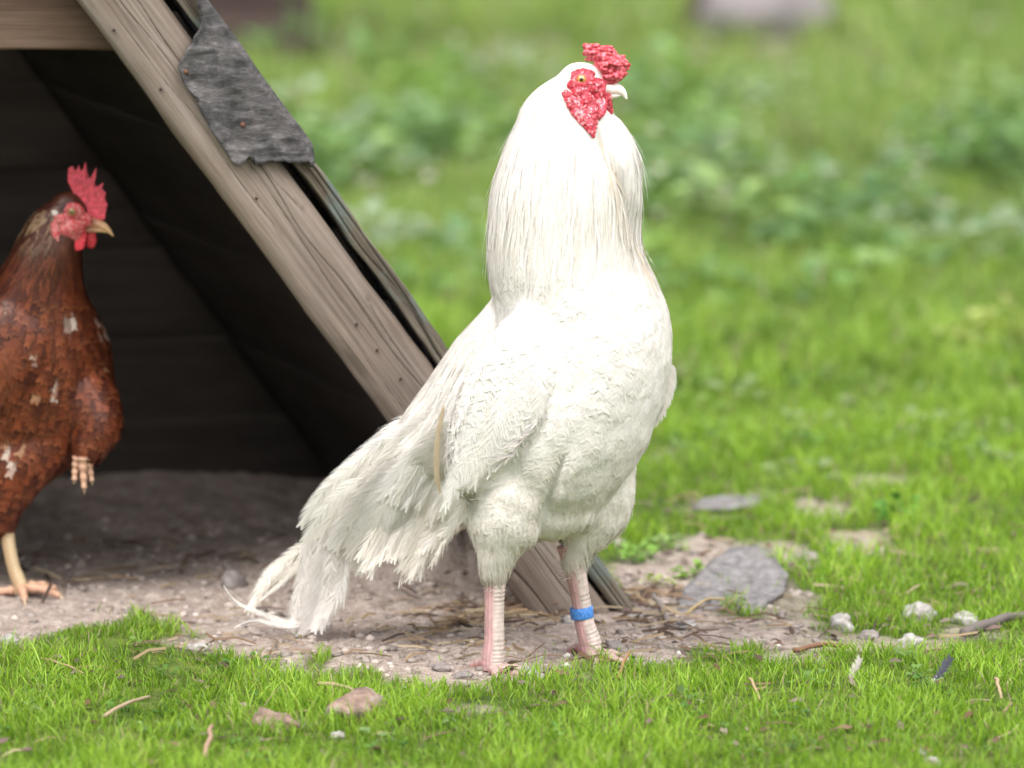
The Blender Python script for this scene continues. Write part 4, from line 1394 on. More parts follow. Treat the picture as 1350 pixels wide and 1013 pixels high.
def beak(upper, lower, Y0, parent, topc, tipc, dp=-2):
    for nm, pts in (('upper_beak', upper), ('lower_beak', lower)):
        me = fuse([limb([(a, b, dp, r, rd) for (a, b, r, rd) in pts], Y0)], .0005, 2)
        V, _ = mesh_arrays(me); x, y = to_px(V[:, 0], V[:, 1], V[:, 2])
        f = sstep(pts[0][0], pts[-1][0], x)[:, None]
        set_cols(me, np.array(topc) * (1 - f) + np.array(tipc) * f)
        link(nm, me, M['beak'], parent)
beak([(795, 118, 9, 9), (805, 117.5, 8.5, 8), (814, 118, 7.5, 6), (821, 122, 5, 4), (826, 130, 1.5, 1.5)],
     [(795, 127, 5, 7), (804, 126, 5, 5.5), (812, 125.5, 4, 3.6), (818, 125.5, 1.8, 1.8)], 0, rooster, (.74, .58, .54), (.80, .74, .68))

def eye(px, py, dp, r, Y0, parent, iris, lidc, out=-1):
    c = at(px, py, Y0 + dp * PXM)
    e = bmesh.new(); bmesh.ops.create_uvsphere(e, u_segments=24, v_segments=16, radius=r, matrix=Matrix.Translation(c) @ Matrix.Rotation(math.pi / 2, 4, 'X'))
    me = bpy.data.meshes.new('eye'); e.to_mesh(me); e.free()
    me.materials.append(M[iris]); me.materials.append(M['pupil'])
    for p_ in me.polygons:
        dv = (p_.center - c); 
        if math.hypot(dv.x, dv.z) < r * .42 and dv.y * out > 0: p_.material_index = 1
    o = bpy.data.objects.new('eye', me); col.objects.link(o); o.parent = parent; me.transform(world_of(parent).inverted())
    me.polygons.foreach_set('use_smooth', np.ones(len(me.polygons), bool))
    # eyelid ring
    V, Q = [], []; n = 28; m = 8
    for k in range(n):
        a = 2 * math.pi * k / n
        for j in range(m):
            b = 2 * math.pi * j / m
            R_ = r * 1.02 + r * .26 * math.cos(b)
            V.append((c.x + R_ * math.cos(a) * 1.06, c.y + out * r * .28 + r * .26 * math.sin(b), c.z + R_ * math.sin(a) * .86))
            Q.append((k * m + j, ((k + 1) % n) * m + j, ((k + 1) % n) * m + (j + 1) % m, k * m + (j + 1) % m))
    l = arr_mesh('eyelid', np.array(V), np.array(Q), None, np.tile(lidc, (len(V), 1)))
    lid = link('eyelid', l, M['skin'], parent)
eye(766.5, 104.5, sdp(766.5, 104.5, -1, bvh, 0) - 4.0, .0046, 0, rooster, 'iris', (.62, .12, .12))
eye(766.5, 104.5, sdp(766.5, 104.5, 1, bvh, 0) + 4.0, .0046, 0, rooster, 'iris', (.62, .12, .12), 1)

# ================================================================== HEN
HY = 0.36
hbase = gnd(10, 788)
hen = empty('hen', hbase, 'russet brown hen with upright red comb standing on one leg inside the coop', 'hen')
hen_pr = [column([(262, 70, 108, -4, 16), (280, 44, 112, -2, 26), (305, 26, 112, 0, 34), (330, 12, 112, 4, 44), (360, -6, 112, 12, 54), (390, -28, 118, 22, 66), (415, -55, 132, 34, 80), (450, -95, 150, 50, 100), (490, -120, 158, 60, 110),
                  (530, -140, 160, 66, 112), (570, -150, 152, 70, 106), (605, -140, 112, 70, 92), (635, -120, 70, 70, 74), (660, -90, 36, 70, 52)], HY),
          ball(90, 280, -4, 29, 26, 22, HY), limb([(-60, 500, 80, 90, 80), (-140, 480, 120, 74, 66), (-210, 440, 150, 44, 46), (-260, 390, 170, 30, 26)], HY),
          limb([(110, 520, 20, 46, 44), (128, 560, 0, 36, 34), (118, 592, -14, 22, 20)], HY),
          limb([(60, 540, 10, 60, 30), (20, 600, -6, 60, 34), (4, 655, -4, 38, 32), (4, 690, -2, 18, 17)], HY),
          limb([(30, 430, -26, 54, 28), (-10, 480, -36, 70, 26), (-80, 530, -20, 60, 24), (-150, 560, 20, 26, 14)], HY)]
hme = fuse(hen_pr, .0032, 8)
hb = bvh_of(hme)
Vh, _ = mesh_arrays(hme); set_cols(hme, np.tile([.08, .024, .013], (len(Vh), 1)))
def hleg(fr, pl, hx, ca, t, a):
    c = np.array([.55, .42, .26]) if fr > .4 else np.array([.46, .32, .19]) * (.8 + .4 * hx)
    return tuple(c * (.7 + .4 * pl if fr > .5 else 1))
def hfoot(fr, pl, hx, ca, t, a):
    c = np.array([.50, .30, .20]) if fr > .4 else np.array([.46, .26, .18]) * (.8 + .4 * hx)
    return tuple(c * (.7 + .4 * pl if fr > .5 else 1))
lg = Heap()
shank(lg, [(5, 680, -2, 13), (9, 710, -2, 9.5), (16, 745, -2, 9), (25, 770, -2, 10), (27, 783, -2, 9)], HY, Vector((1, -.3, 0)), hleg)
root = at(27, 783, HY); root.z = hz(root.x, root.y) + .006
for ang, L in ((-30, .048), (22, .040), (-85, .040)):
    d = Matrix.Rotation(math.radians(ang), 3, 'Z') @ Vector((.92, .1, 0)); toe(lg, root, Vector((d.x, d.y, -.05)), L, .0056, hfoot, (.4, .3, .2))
toe(lg, root, Vector((-.95, -.1, -.1)), .030, .005, hfoot, (.4, .3, .2), lift=.001)
shank(lg, [(118, 585, -14, 10), (113, 600, -22, 8.5), (110, 606, -26, 8)], HY, Vector((1, -.3, 0)), hleg, n=20)
for (x, l, dp_) in ((97, .023, -30), (109, .031, -36), (119, .024, -26)):
    r_ = at(109 + (x - 109) * .6, 603, HY + dp_ * PXM)
    toe(lg, r_, Vector(((x - 106) * .014, -.05, -1)), l, .0044, hfoot, (.42, .30, .2), lift=-.002, down=Vector((-.2, .9, -.1)))
link('body', joined(hme, lg, 'body'), [M['brown_feather'], M['leg']], hen)
HF = [(90, 262, -.6, .6, 30, 0), (40, 320, -.35, 1, 50, .1), (95, 350, -.05, 1, 50, 0), (20, 400, -.5, 1, 50, 0), (100, 430, 0, 1, 60, 0), (150, 470, -.1, 1, 50, 0), (20, 480, -.6, .8, 60, .1), (-80, 500, -.9, .5, 80, .2),
      (60, 560, -.35, 1, 60, 0), (130, 560, -.15, 1, 50, 0), (0, 640, -.2, 1, 50, 0), (-200, 440, -.9, -.2, 60, .3)]
def hen_cols(n, px, py, p):
    a = np.array([.048, .011, .007]); b = np.array([.185, .044, .017]); k = .03 + .9 * rng.uniform(0, 1, (n, 1)) ** 1.2
    c = a * (1 - k) + b * k
    nb_ = sstep(395, 290, py)[:, None]
    c = c * (1 - nb_) + nb_ * (np.array([.035, .010, .008]) * (1 - k) + k * np.array([.12, .038, .020]))
    crown = (np.exp(-(((px - 50) / 30) ** 2 + ((py - 285) / 26) ** 2)))[:, None] * (rng.uniform(0, 1, (n, 1)) > .45)
    c = c * (1 - crown) + crown * np.array([.30, .20, .12])
    wp = np.zeros(n, bool)
    for (x, y, rx, ry) in [(4, 522, 7, 13), (78, 492, 6, 12), (52, 452, 6, 7), (90, 404, 6, 11), (128, 408, 8, 12), (24, 586, 9, 7), (2, 372, 4, 12), (142, 430, 4, 8)]:
        wp |= (((px - x) / rx) ** 2 + ((py - y) / ry) ** 2 < 1) & (p[:, 1] < HY + .05)
    k2 = rng.uniform(.1, .85, (wp.sum(), 1)) ** .8
    c[wp] = c[wp] * (1 - k2) + np.array([.60, .50, .43]) * k2
    rnd = rng.uniform(0, 1, n) < .008
    c[rnd] = np.array([.30, .16, .09])
    return c
p, px, py = surface_points(hme, 42000, lambda px, py, p: (py > 372) & (py < 690))
k = thin(p, .0052); p, px, py = p[k], px[k], py[k]
sd = [(Vector(q), flow_dir(x, y, HF) + Vector([random.gauss(0, .07) for _ in range(3)]), .021 * random.uniform(.8, 1.3), 0, .0022) for q, x, y in zip(p, px, py)]
P, S, Nn = march(hb, sd, 5, .35)
bc = hen_cols(len(p), px, py, p)
ec = np.clip(bc * 1.0 + np.array([.075, .030, .012]) * rng.uniform(0, 1.3, (len(p), 1)), 0, 1)
h = Heap(); h.add(*barbed(P, S, Nn, .0100 * rng.uniform(.75, 1.25, len(p)), 11, prof_contour, .26, .06, .08, base_col=bc, edge_col=ec, tipfan=3, shaft=False))
h.build('contour_feathers', M['brown_feather'], hen, 'stuff')
p, px, py = surface_points(hme, 16000, lambda px, py, p: (py > 245) & (py < 395) )
k = thin(p, .0042); p, px, py = p[k], px[k], py[k]
sd = [(Vector(q), flow_dir(x, y, HF) + Vector([random.gauss(0, .09) for _ in range(3)]), np.interp(y, [250, 330, 390], [.012, .024, .032]) * random.uniform(.8, 1.2), 0, .0018) for q, x, y in zip(p, px, py)]
P, S, Nn = march(hb, sd, 6, .3)
ok = off_face(P, FACE_H, HY); P, S, Nn, px, py, p = P[ok], S[ok], Nn[ok], px[ok], py[ok], p[ok]
bc = hen_cols(len(p), px, py, p); ec = np.clip(bc + np.array([.07, .035, .018]) * rng.uniform(0, 1, (len(p), 1)), 0, 1)
h = Heap(); h.add(*barbed(P, S, Nn, .0065 * rng.uniform(.8, 1.2, len(p)), 7, prof_lance, .16, .15, .1, base_col=bc, edge_col=ec, tipfan=3, shaft=False))
h.build('neck_feathers', M['brown_feather'], hen, 'stuff')
# wing coverts lying over the near flank
hh = Heap()
for i in range(46):
    x0 = random.uniform(-120, 60); y0 = random.uniform(430, 560); 
    loc, nr, _, _ = hb.find_nearest(at(x0, y0, HY - .2))
    P, S, Nn = march(hb, [(loc, Vector((-.62, .12, -.75)), .042, 0, .006)], 7, .6)
    b0 = np.array([[.12, .033, .014]]) * random.uniform(.75, 1.25)
    hh.add(*barbed(P, S, Nn, [.019], 20, prof_contour, .14, .1, .15, base_col=b0 * 1.15, edge_col=b0 * 1.3 + .015, tipfan=4))
hh.build('wing_coverts', M['brown_feather'], hen, 'stuff')
for i in range(9):
    pp = path_feather([(-210, 450 + 4 * i, 130 + 8 * i), (-270, 400 + 7 * i, 150 + 8 * i), (-335 + 3 * i, 335 + 14 * i, 165 + 8 * i)], .03, HY, K=8)
    hh = Heap(); hh.add(*barbed(*pp, [.03], 40, prof_quill, .08, .06, .1, base_col=np.array([[.12, .045, .025]]) * random.uniform(.8, 1.5), tipfan=4)); hh.build('tail_feather', M['brown_feather'], hen)

# hen's face
fp = []
for s in (-1, 1):
    D = lambda d: -4 + s * d
    fp += [ball(96, 281, D(17), 17, 15, 8, HY), ball(110, 290, D(13), 14, 11, 8, HY), ball(84, 296, D(20), 15, 12, 7, HY), ball(100, 302, D(16), 13, 9, 8, HY),
           ball(80, 290, D(22), 12, 10, 6, HY), ball(82, 303, D(22), 13, 11, 7, HY), ball(94, 300, D(20), 14, 12, 8, HY), limb([(71, 292, D(24), 6, 4), (72, 304, D(28), 6, 4), (75, 317, D(30), 4, 3)], HY), limb([(92, 306, D(20), 10, 6), (100, 312, D(15), 9, 6)], HY)]
fme = fuse(fp, .0007, 3)
d = lumpy(fme, .0018, 300, 9)
V, _ = mesh_arrays(fme); fn = np.array([noise.noise(Vector(v) * 330) for v in V]); vx, vy = to_px(V[:, 0], V[:, 1], V[:, 2])
pk = np.clip(fn * 1.2 + .35 + .4 * np.exp(-(((vx - 84) / 12) ** 2 + ((vy - 298) / 12) ** 2)), 0, 1)[:, None]
set_cols(fme, np.array([.52, .06, .07]) * (1 - pk) + np.array([.60, .22, .21]) * pk)
link('face', fme, M['skin'], hen)
for dp_ in (-27, 19):
    fme = fuse([ball(73, 283, dp_ * .93, 7.5, 6, 3, HY, .5)], .0006, 2); V, _ = mesh_arrays(fme); set_cols(fme, np.tile([.62, .54, .50], (len(V), 1)))
    link('earlobe', fme, M['skin'], hen)
wp = []
for s in (-1, 1):
    D = lambda d: -4 + s * d
    wp += [limb([(104, 302, D(10), 10, 5), (102, 315, D(13), 12.5, 5), (104, 327, D(14), 9, 4)], HY) if s < 0 else limb([(118, 304, D(4), 7, 4), (120, 316, D(5), 8, 4), (119, 325, D(5), 6, 3)], HY)]
for q in wp:
    wme = fuse([q], .0006, 2); lumpy(wme, .0012, 300, 4); V, _ = mesh_arrays(wme); set_cols(wme, np.tile([.66, .05, .07], (len(V), 1))); link('wattle', wme, M['skin'], hen)
# upright comb with spikes
cb = [(ax, ay) for ax, ay in [(100, 262), (94, 250), (89, 238), (90, 222), (96, 219), (100, 226), (104, 217), (107, 228), (113, 213), (115, 224), (113, 236), (119, 236), (127, 220), (126, 234), (123, 246), (130, 246), (137, 240), (134, 250), (140, 254), (138, 262), (142, 270), (139, 280), (138, 290), (128, 290), (118, 284), (110, 274)]]
def fin(poly, Y0, dp, half, name, parent, colr, vox=.0006):
    bm = bmesh.new()
    for s in (-1, 1):
        vs = [bm.verts.new(at(x, y, Y0 + (dp + s * half) * PXM)) for x, y in poly]
        bm.faces.new(vs if s > 0 else vs[::-1])
    bm.verts.ensure_lookup_table(); n = len(poly)
    for i in range(n): bm.faces.new((bm.verts[i], bm.verts[(i + 1) % n], bm.verts[n + (i + 1) % n], bm.verts[n + i]))
    bmesh.ops.triangulate(bm, faces=bm.faces)
    me = bpy.data.meshes.new('t'); bm.to_mesh(me); bm.free()
    V = [v.co.copy() for v in me.vertices]; F = [tuple(p.vertices) for p in me.polygons]
    me = fuse([(V, F)], vox, 3); lumpy(me, .0010, 400, 2)
    V, _ = mesh_arrays(me); x, y = to_px(V[:, 0], V[:, 1], V[:, 2]); fn = np.array([noise.noise(Vector(v) * 260) for v in V])[:, None]
    set_cols(me, np.array(colr) * (1 + .35 * fn)); return link(name, me, M['skin'], parent)
fin(cb, HY, -4, 4.0, 'comb', hen, (.72, .09, .13))
beak([(117, 293, 9, 9), (126, 295, 8, 7), (135, 298, 6.5, 5.5), (143, 304, 4, 3.5), (149, 311, 1.2, 1.2)],
     [(115, 303, 4.5, 7), (124, 303, 4.4, 5.5), (132, 303.5, 3.4, 4), (139, 306, 1.6, 1.6)], HY, hen, (.50, .21, .14), (.66, .42, .22), -4)
eye(95, 279, -28.5, .0040, HY, hen, 'iris_dull', (.5, .12, .1))
eye(95, 279, 20.5, .0040, HY, hen, 'iris_dull', (.5, .12, .1), 1)

# ------------------------------------------------------------------ stones, slate, sticks, litter
def rock(name, px, py, sx, sy, sz, mat, label=None, cat='stone', seed=0, sub=3, facet=.35, group=None, sink=.3, p=None):
    """px,py = base centre; sizes in metres"""
    if p is None: p = on_ground(px, py)
    bm = bmesh.new(); bmesh.ops.create_icosphere(bm, subdivisions=sub, radius=.5)
    for v in bm.verts:
        c = v.co.normalized()
        f = 1 + facet * (noise.noise(c * 1.6 + Vector((seed, 0, 0)))) + facet * .45 * noise.noise(c * 4 + Vector((0, seed, 0))) + facet * .2 * noise.noise(c * 9 + Vector((0, seed, 5)))
        q = c * .5 * f
        q = Vector((round(q.x * 5) / 5 * .25 + q.x * .75, q.y, max(q.z, -.3)))
        v.co = Vector((q.x * sx, q.y * sy, q.z * sz))
    me = bpy.data.meshes.new(name); bm.to_mesh(me); bm.free()
    o = bpy.data.objects.new(name, me); col.objects.link(o); me.materials.append(M[mat])
    me.polygons.foreach_set('use_smooth', np.zeros(len(me.polygons), bool) if sub < 3 else np.ones(len(me.polygons), bool))
    o.location = p + Vector((0, 0, sz * (.5 - sink))); o.rotation_euler = (0, 0, seed * 1.3 % 6.28)
    return tag(o, label, cat, group)
GS = 'loose stones lying about the yard'
rock('stone', 1212, 817, .037, .03, .023, 'white_stone', 'largest white stone in the grass, right of the grey slate piece', seed=1, group=GS, facet=.42)
rock('stone', 1109, 832, .024, .02, .026, 'white_stone', 'white angular stone between the grey slate and the larger white stone', seed=2, group=GS, facet=.42)
rock('stone', 1200, 855, .030, .02, .020, 'white_stone', 'low broken white stone just below the largest white stone', seed=3, group=GS, facet=.42)
rock('stone', 1272, 821, .032, .024, .014, 'white_stone', 'dirty pale stone half sunk between the white stone and the grey branch', seed=4, group=GS, facet=.42)
rock('stone', 1146, 842, .020, .016, .012, 'grey_stone', 'small tan stone in the grass just right of the angular white stone', seed=5, group=GS)
rock('stone', 308, 772, .030, .026, .022, 'grey_stone', 'rounded brown grey stone on the dirt behind the rooster tail', seed=6, group=GS, facet=.25)
rock('stone', 582, 884, .018, .014, .010, 'grey_stone', 'small grey pebble on the dirt left of the rooster front foot', seed=7, group=GS)
rock('stone', 612, 893, .022, .016, .008, 'grey_stone', 'flat pebble at the grass edge by the rooster front foot', seed=8, group=GS)
rock('stone', 14, 848, .022, .018, .012, 'white_stone', 'white stone at the grass edge below the hen', seed=9, group=GS, facet=.42)
rock('stone', 262, 856, .022, .014, .010, 'white_stone', 'white chalky stone at the edge of the grass mound left of the tail', seed=10, group=GS, facet=.42)
rock('stone', 748, 822, .018, .014, .010, 'white_stone', 'white stone on the dirt just left of the blue leg band', seed=11, group=GS, facet=.5)
rock('stone', 810, 858, .022, .018, .013, 'grey_stone', 'brown stone on the dirt right of the banded foot', seed=12, group=GS)
rock('stone', 838, 818, .030, .02, .010, 'white_stone', 'pale stone on the dirt between the banded leg and the slate', seed=13, group=GS, facet=.6)
rock('stone', 905, 828, .026, .02, .010, 'white_stone', 'pale stone against the lower left edge of the slate piece', seed=14, group=GS, facet=.6)
rock('stone', 812, 722, .022, .02, .014, 'white_stone', 'white stone right of the rooster thigh, above the coop foot', seed=15, group=GS, facet=.6)
rock('stone', 700, 888, .050, .014, .007, 'white_stone', 'thin pale stone on the dirt between the rooster feet', seed=16, group=GS, facet=.5)
rock('stone', 445, 974, .014, .010, .010, 'white_stone', 'small pale stone in the foreground grass below the tail', seed=17, group=GS, facet=.5)
rock('stone', 1228, 1012, .020, .016, .014, 'white_stone', 'pale blurred stone at the bottom edge of the picture, right', seed=18, group=GS)
rock('stone', 1217, 996, .010, .010, .010, 'white_stone', 'tiny cream stone in the nearest grass at lower right', seed=19, group=GS)
rock('stone', 1060, 740, .030, .03, .014, 'grey_stone', 'tan stone on the bare patch above the grey slate', seed=20, group=GS)
rock('stone', 1000, 742, .028, .03, .016, 'white_stone', 'pale upright stone on bare soil behind the slate', seed=22, group=GS)
rock('boulder', 1005, 46, .23, .26, .20, 'far_stone', 'pale blurred boulder on the far grass at the top', 'boulder', seed=23, facet=.2)
rock('boulder', 935, 38, .10, .2, .12, 'far_wood', 'dark blurred lump of earth beside the pale far boulder', 'boulder', seed=24, facet=.2)
rock('clod', 470, 948, .078, .04, .038, 'clod', 'blurred brownish clod of earth in the foreground grass', 'clod', seed=25, facet=.4)
rock('clod', 362, 960, .052, .024, .022, 'clod', 'flat pale crumb of bark in the grass left of the brown clod', 'clod', seed=26, facet=.6)

def slab(name, poly, thick, mat, label, cat, tilt=0.0, zoff=0.004):
    """flat broken piece lying on the ground: outline in survey units on the ground"""
    P3 = [on_ground(x, y) for x, y in poly]
    c = sum(P3, Vector()) / len(P3)
    ring = []
    for i in range(len(P3)):            # ragged outline
        a, b = P3[i], P3[(i + 1) % len(P3)]
        for k in range(6):
            q = a.lerp(b, k / 6); d = q - c
            q = q + d.normalized() * .0035 * noise.noise(q * 150)
            ring.append(q)
    V, Q, T = [], [], []; n = len(ring); rings = 7
    for s in (1, 0):
        for j in range(1, rings + 1):
            f = j / rings
            for q in ring:
                w = c.lerp(q, f)
                zz = c.z + zoff + tilt * (w.y - c.y) + .0018 * noise.noise(w * 90) + (thick if s else 0) * (1 if j < rings else .75)
                zz += .0015 * noise.noise(w * 260) if s else 0
                V.append((w.x, w.y, zz))
    for s in (0, 1):
        o = s * rings * n
        for j in range(rings - 1):
            for k in range(n): 
                f = (o + j * n + k, o + (j + 1) * n + k, o + (j + 1) * n + (k + 1) % n, o + j * n + (k + 1) % n); Q.append(f if s == 0 else f[::-1])
        V.append((c.x, c.y, V[o][2])); ci = len(V) - 1
        for k in range(n): T.append((ci, o + k, o + (k + 1) % n) if s == 0 else (ci, o + (k + 1) % n, o + k))
    for k in range(n):
        a = (rings - 1) * n; b = 2 * rings * n - n
        Q.append((a + k, b + k, b + (k + 1) % n, a + (k + 1) % n))
    me = arr_mesh(name, np.array(V), np.array(Q), np.array(T))
    o = link(name, me, M[mat]); me.transform(Matrix.Translation(-c)); o.location = c
    return tag(o, label, cat)
slab('slate_piece', [(884, 812), (902, 788), (932, 764), (960, 753), (1000, 748), (1022, 760), (1038, 772), (1034, 788), (1012, 800), (990, 815), (955, 806), (925, 806)], .005, 'slate', 'broken grey slab of slate lying on the soil right of the coop foot', 'slate', tilt=.10, zoff=.006)
slab('slate_piece', [(914, 678), (925, 668), (955, 664), (1003, 666), (1001, 675), (960, 679)], .006, 'slate', 'small flat grey slab in the grass further behind the big slate', 'slate')

STK = 'sticks and twigs lying on the grass'
def stick(px0, py0, px1, py1, r, label, colr=(.30, .19, .11), rise=(.006, .006), bend=.003, cat='stick', group=STK, name='stick', nseg=14):
    a, b = on_ground(px0, py0), on_ground(px1, py1)
    a.z += rise[0]; b.z += rise[1]
    C, R = [], []
    for i in range(nseg):
        t = i / (nseg - 1)
        q = a.lerp(b, t) + Vector((0, 0, bend * math.sin(t * 3.1))) + Vector((noise.noise(Vector((t * 3, px0, 0))), 0, noise.noise(Vector((t * 3, 0, py0))))) * r * 1.2
        C.append(q); R.append(r * (1 - .35 * t) * (1 + .2 * noise.noise(Vector((t * 9, px0, 1)))))
    V, Q, T, Cc = tube_mesh(C, R, Vector((0, 0, 1)), 1.0, 10, lambda fr, pl, hx, ca, t, an: tuple(np.array(colr) * (.8 + .35 * fr + .1 * hx)), .02)
    me = arr_mesh(name, V, Q, T, Cc); o = link(name, me, M['straw']); c = a.lerp(b, .5); me.transform(Matrix.Translation(-c)); o.location = c
    return tag(o, label, cat, group)
stick(48, 876, 110, 897, .0016, 'tan stick lying in the grass mound below the hen', (.48, .36, .22))
stick(138, 956, 198, 936, .0020, 'pale stick in the foreground grass at lower left', (.50, .40, .26), (.008, .012))
stick(1046, 866, 1118, 860, .0028, 'reddish brown stick in the grass below the slate', (.26, .14, .09))
stick(815, 898, 830, 882, .0018, 'short brown stub poking from the grass right of the rooster feet', (.38, .24, .11), (.002, .016))
stick(988, 912, 1001, 932, .0016, 'short straw coloured stub in the grass at centre right', (.55, .42, .24), (.012, .006))
stick(1312, 912, 1320, 930, .0020, 'small tan stub in the grass near the right edge', (.55, .42, .26), (.012, .006))
stick(1215, 869, 1258, 866, .0018, 'thin tan twig lying below the white stones', (.42, .32, .22))
stick(1150, 846, 1156, 826, .0013, 'dark twig sticking up beside the small tan stone', (.10, .07, .05), (.0, .008))
stick(880, 826, 862, 800, .0034, 'grey splinter leaning up from the dirt between rooster and slate', (.28, .25, .22), (.0, .012))
stick(420, 922, 470, 930, .0022, 'pale straw touching the brown clod in the foreground', (.55, .42, .28), (.014, .012))
stick(270, 1008, 280, 980, .0025, 'blurred tan stub at the bottom edge, lower left', (.50, .34, .24), (.006, .016))
stick(1270, 840, 1362, 816, .0058, 'thick grey weathered branch lying at the right edge', (.21, .18, .17), (.002, .006), cat='branch', name='branch', group=None, nseg=30)
# curved yellow stem by the slate
stick(905, 818, 955, 805, .0016, 'curved yellow straw lying against the lower edge of the slate', (.58, .46, .24), (.006, .012), .006)
# bits of cast feather in the lawn
def lawn_feather(px0, py0, px1, py1, W, c, label, rise=(.006, .02)):
    a, b = on_ground(px0, py0), on_ground(px1, py1)
    a.z += rise[0]; b.z = a.z + rise[1]; b.y = a.y + .004
    K = 6; P = np.array([[tuple(a.lerp(b, i / (K - 1))) for i in range(K)]])
    T = (b - a).normalized(); n = Vector((.2, -1, .4)); n = (n - T * n.dot(T)).normalized(); s = T.cross(n)
    hh = Heap(); hh.add(*barbed(P, np.tile(tuple(s), (1, K, 1)), np.tile(tuple(n), (1, K, 1)), [W], 16, prof_contour, .15, .15, .2, base_col=np.array([c]), tipfan=4))
    me = arr_mesh('cast_feather', np.concatenate(hh.V), np.concatenate(hh.Q), np.concatenate(hh.T), np.concatenate(hh.C))
    o = link('cast_feather', me, M['white_feather']); me.transform(Matrix.Translation(-a)); o.location = a
    tag(o, label, 'feather', 'cast feathers in the grass')
lawn_feather(1119, 906, 1126, 880, .008, (.55, .50, .48), 'pale grey cast feather standing in the grass at centre right')
lawn_feather(1234, 905, 1244, 880, .010, (.10, .10, .13), 'dark cast feather with white base in the grass at right')
lawn_feather(1228, 905, 1240, 900, .007, (.75, .74, .72), 'white tuft of down at the base of the dark cast feather', (.004, .004))

# loose litter nobody could count: straw, crumbs and gravel
def straw_litter():
    V, T, C, k = [], [], [], 0
    zones = [(520, 860, 780, 875, 90, .9), (600, 760, 798, 828, 70, 1.3), (180, 620, 800, 870, 60, 1), (0, 420, 700, 800, 60, 1.1), (780, 980, 770, 860, 70, 1), (0, 1350, 860, 1010, 60, .8), (900, 1350, 640, 860, 110, 1), (820, 900, 780, 830, 30, 1.2)]
    for x0, x1, y0, y1, n, sc in zones:
        for i in range(n):
            q = on_ground(random.uniform(x0, x1), random.uniform(y0, y1))
            L = random.uniform(.010, .045) * sc; w = random.uniform(.0006, .0014) * sc; a = random.gauss(0, .9); el = random.gauss(.02, .12)
            d = Vector((math.cos(a), math.sin(a), el)) * L; s = Vector((-math.sin(a), math.cos(a), .6)) * w
            q.z += .0025 + abs(d.z) * .5
            bend = Vector((0, 0, random.uniform(0, .003))) + s * random.uniform(-2, 2)
            pts = [q - d / 2 - s, q - d / 2 + s, q + bend - s, q + bend + s, q + d / 2 - s, q + d / 2 + s]
            up = Vector((0, 0, w * .9))
            V += [tuple(p_) for p_ in pts] + [tuple(q - d / 2 + up), tuple(q + bend + up), tuple(q + d / 2 + up)]
            T += [(k, k + 2, k + 6), (k + 6, k + 2, k + 7), (k + 2, k + 4, k + 7), (k + 7, k + 4, k + 8), (k + 1, k + 6, k + 3), (k + 6, k + 7, k + 3), (k + 3, k + 7, k + 5), (k + 7, k + 8, k + 5)]
            c = np.array(random.choice([(.42, .32, .19), (.34, .23, .14), (.22, .15, .10), (.50, .41, .27), (.13, .09, .07)])) * random.uniform(.7, 1.15)
            C += [c] * 9; k += 9
    tag(link('straw_litter', arr_mesh('straw_litter', np.array(V), None, np.array(T), np.array(C)), M['straw'], smooth=False), 'scattered straw and twigs on the bare soil and in the grass', 'straw', None, 'stuff')
straw_litter()

def crumbs():
    V, T, C, k = [], [], [], 0
    for i in range(420):
        q = on_ground(random.uniform(-30, 1380), random.uniform(640, 1012))
        if q.x < .1 and q.y > .05: continue
        L = random.uniform(.004, .012); a = random.uniform(0, 6.28); q.z += random.uniform(.002, .009)
        d = Vector((math.cos(a), math.sin(a), random.uniform(-.3, .3))) * L; s_ = Vector((-math.sin(a), math.cos(a), random.uniform(-.3, .3))) * L * random.uniform(.3, .7)
        up = Vector((0, 0, L * .3))
        V += [tuple(q - d), tuple(q + s_ * .8 + d * .1), tuple(q + d), tuple(q - s_ + d * .2), tuple(q + up)]
        T += [(k, k + 3, k + 4), (k + 3, k + 2, k + 4), (k + 2, k + 1, k + 4), (k + 1, k, k + 4)]
        C += [np.array(random.choice([(.20, .12, .07), (.28, .19, .12), (.12, .085, .06), (.34, .28, .22), (.24, .17, .15)])) * random.uniform(.6, 1.1)] * 5; k += 5
    tag(link('dead_leaves', arr_mesh('dead_leaves', np.array(V), None, np.array(T), np.array(C)), M['straw'], smooth=False), 'small brown dead leaf bits trodden into the grass', 'dead leaves', None, 'stuff')
crumbs()

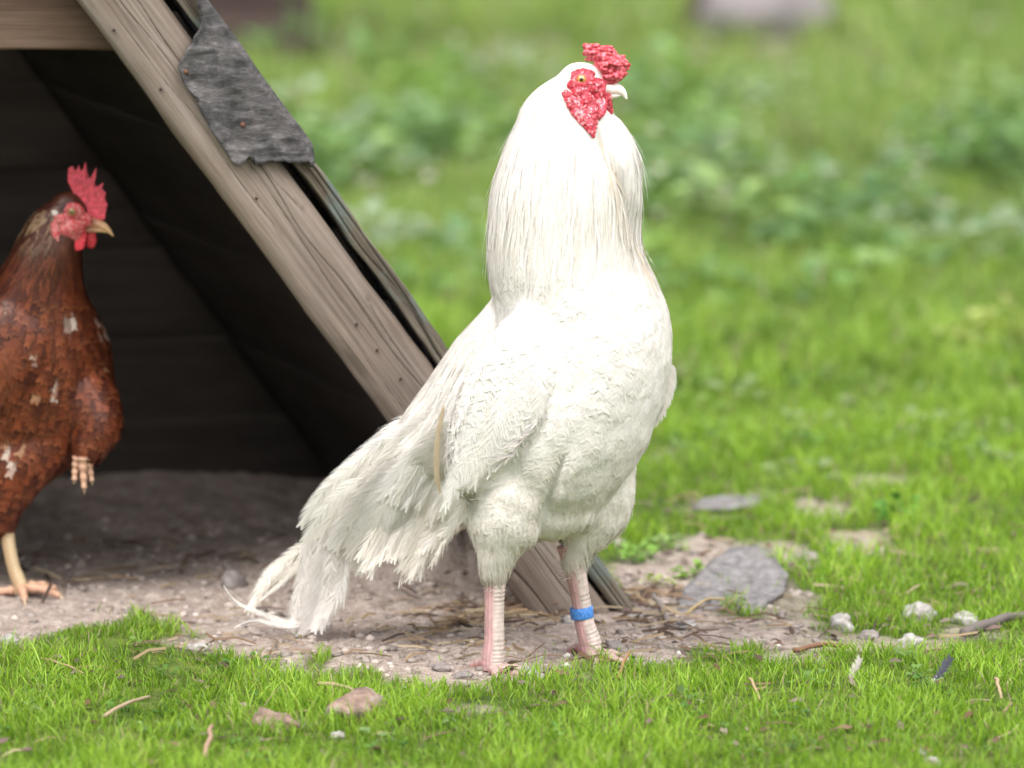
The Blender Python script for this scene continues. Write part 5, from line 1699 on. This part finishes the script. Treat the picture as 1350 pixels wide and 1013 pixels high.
def gravel():
    bm = bmesh.new(); bmesh.ops.create_icosphere(bm, subdivisions=1, radius=1); base = np.array([tuple(v.co) for v in bm.verts]); tr = np.array([[v.index for v in f.verts] for f in bm.faces]); bm.free()
    n = 5200
    px = np.concatenate([rng.uniform(-60, 900, 3000), rng.uniform(800, 1100, 600)]); py = np.concatenate([rng.uniform(690, 900, 3000), rng.uniform(700, 870, 600)])
    xy = np.array([tuple(gnd(a, b)) for a, b in zip(px, py)])
    b = bare(xy[:, 0], xy[:, 1]); m = b > .5; xy = xy[m]; n = len(xy)
    z = height(xy[:, 0], xy[:, 1])
    r = .0011 + .0045 * rng.uniform(0, 1, n) ** 5
    sh = base[None] * (1 + rng.normal(0, .22, (n, len(base), 1))) * r[:, None, None] * np.array([1.2, 1.0, .7])
    V = sh + np.stack([xy[:, 0], xy[:, 1], z + r * .2], -1)[:, None]
    off = (np.arange(n) * len(base))[:, None, None]
    c = np.array([.32, .27, .24]) * rng.uniform(.55, 1.45, (n, 1)); w = (rng.uniform(0, 1, n) < .03) & (xy[:, 1] < .28); c[w] = np.array([.52, .49, .45])
    C = np.repeat(c[:, None], len(base), 1)
    tag(link('gravel', arr_mesh('gravel', V.reshape(-1, 3), None, (tr[None] + off).reshape(-1, 3), C.reshape(-1, 3)), M['leg'], smooth=False), 'crumbs of soil and tiny stones on the bare dirt round the rooster', 'gravel', None, 'stuff')
gravel()

# ------------------------------------------------------------------ far timber block at the top, behind the coop
def far_post():
    p = gnd(330, 80); e = empty('timber_block', p, 'dark blurred block of old timber in the far grass behind the coop', 'timber')
    d = .30
    for i in range(4):
        bm = bmesh.new(); bmesh.ops.create_cube(bm, size=1, matrix=Matrix.Translation(p + Vector((-.06, d / 2, .055 + i * .11))) @ Matrix.Diagonal((.34, d, .106, 1)))
        bmesh.ops.bevel(bm, geom=bm.edges[:], offset=.008, segments=2, affect='EDGES')
        me = bpy.data.meshes.new('beam'); bm.to_mesh(me); bm.free(); link('beam', me, M['far_wood'], e, smooth=False)
far_post()
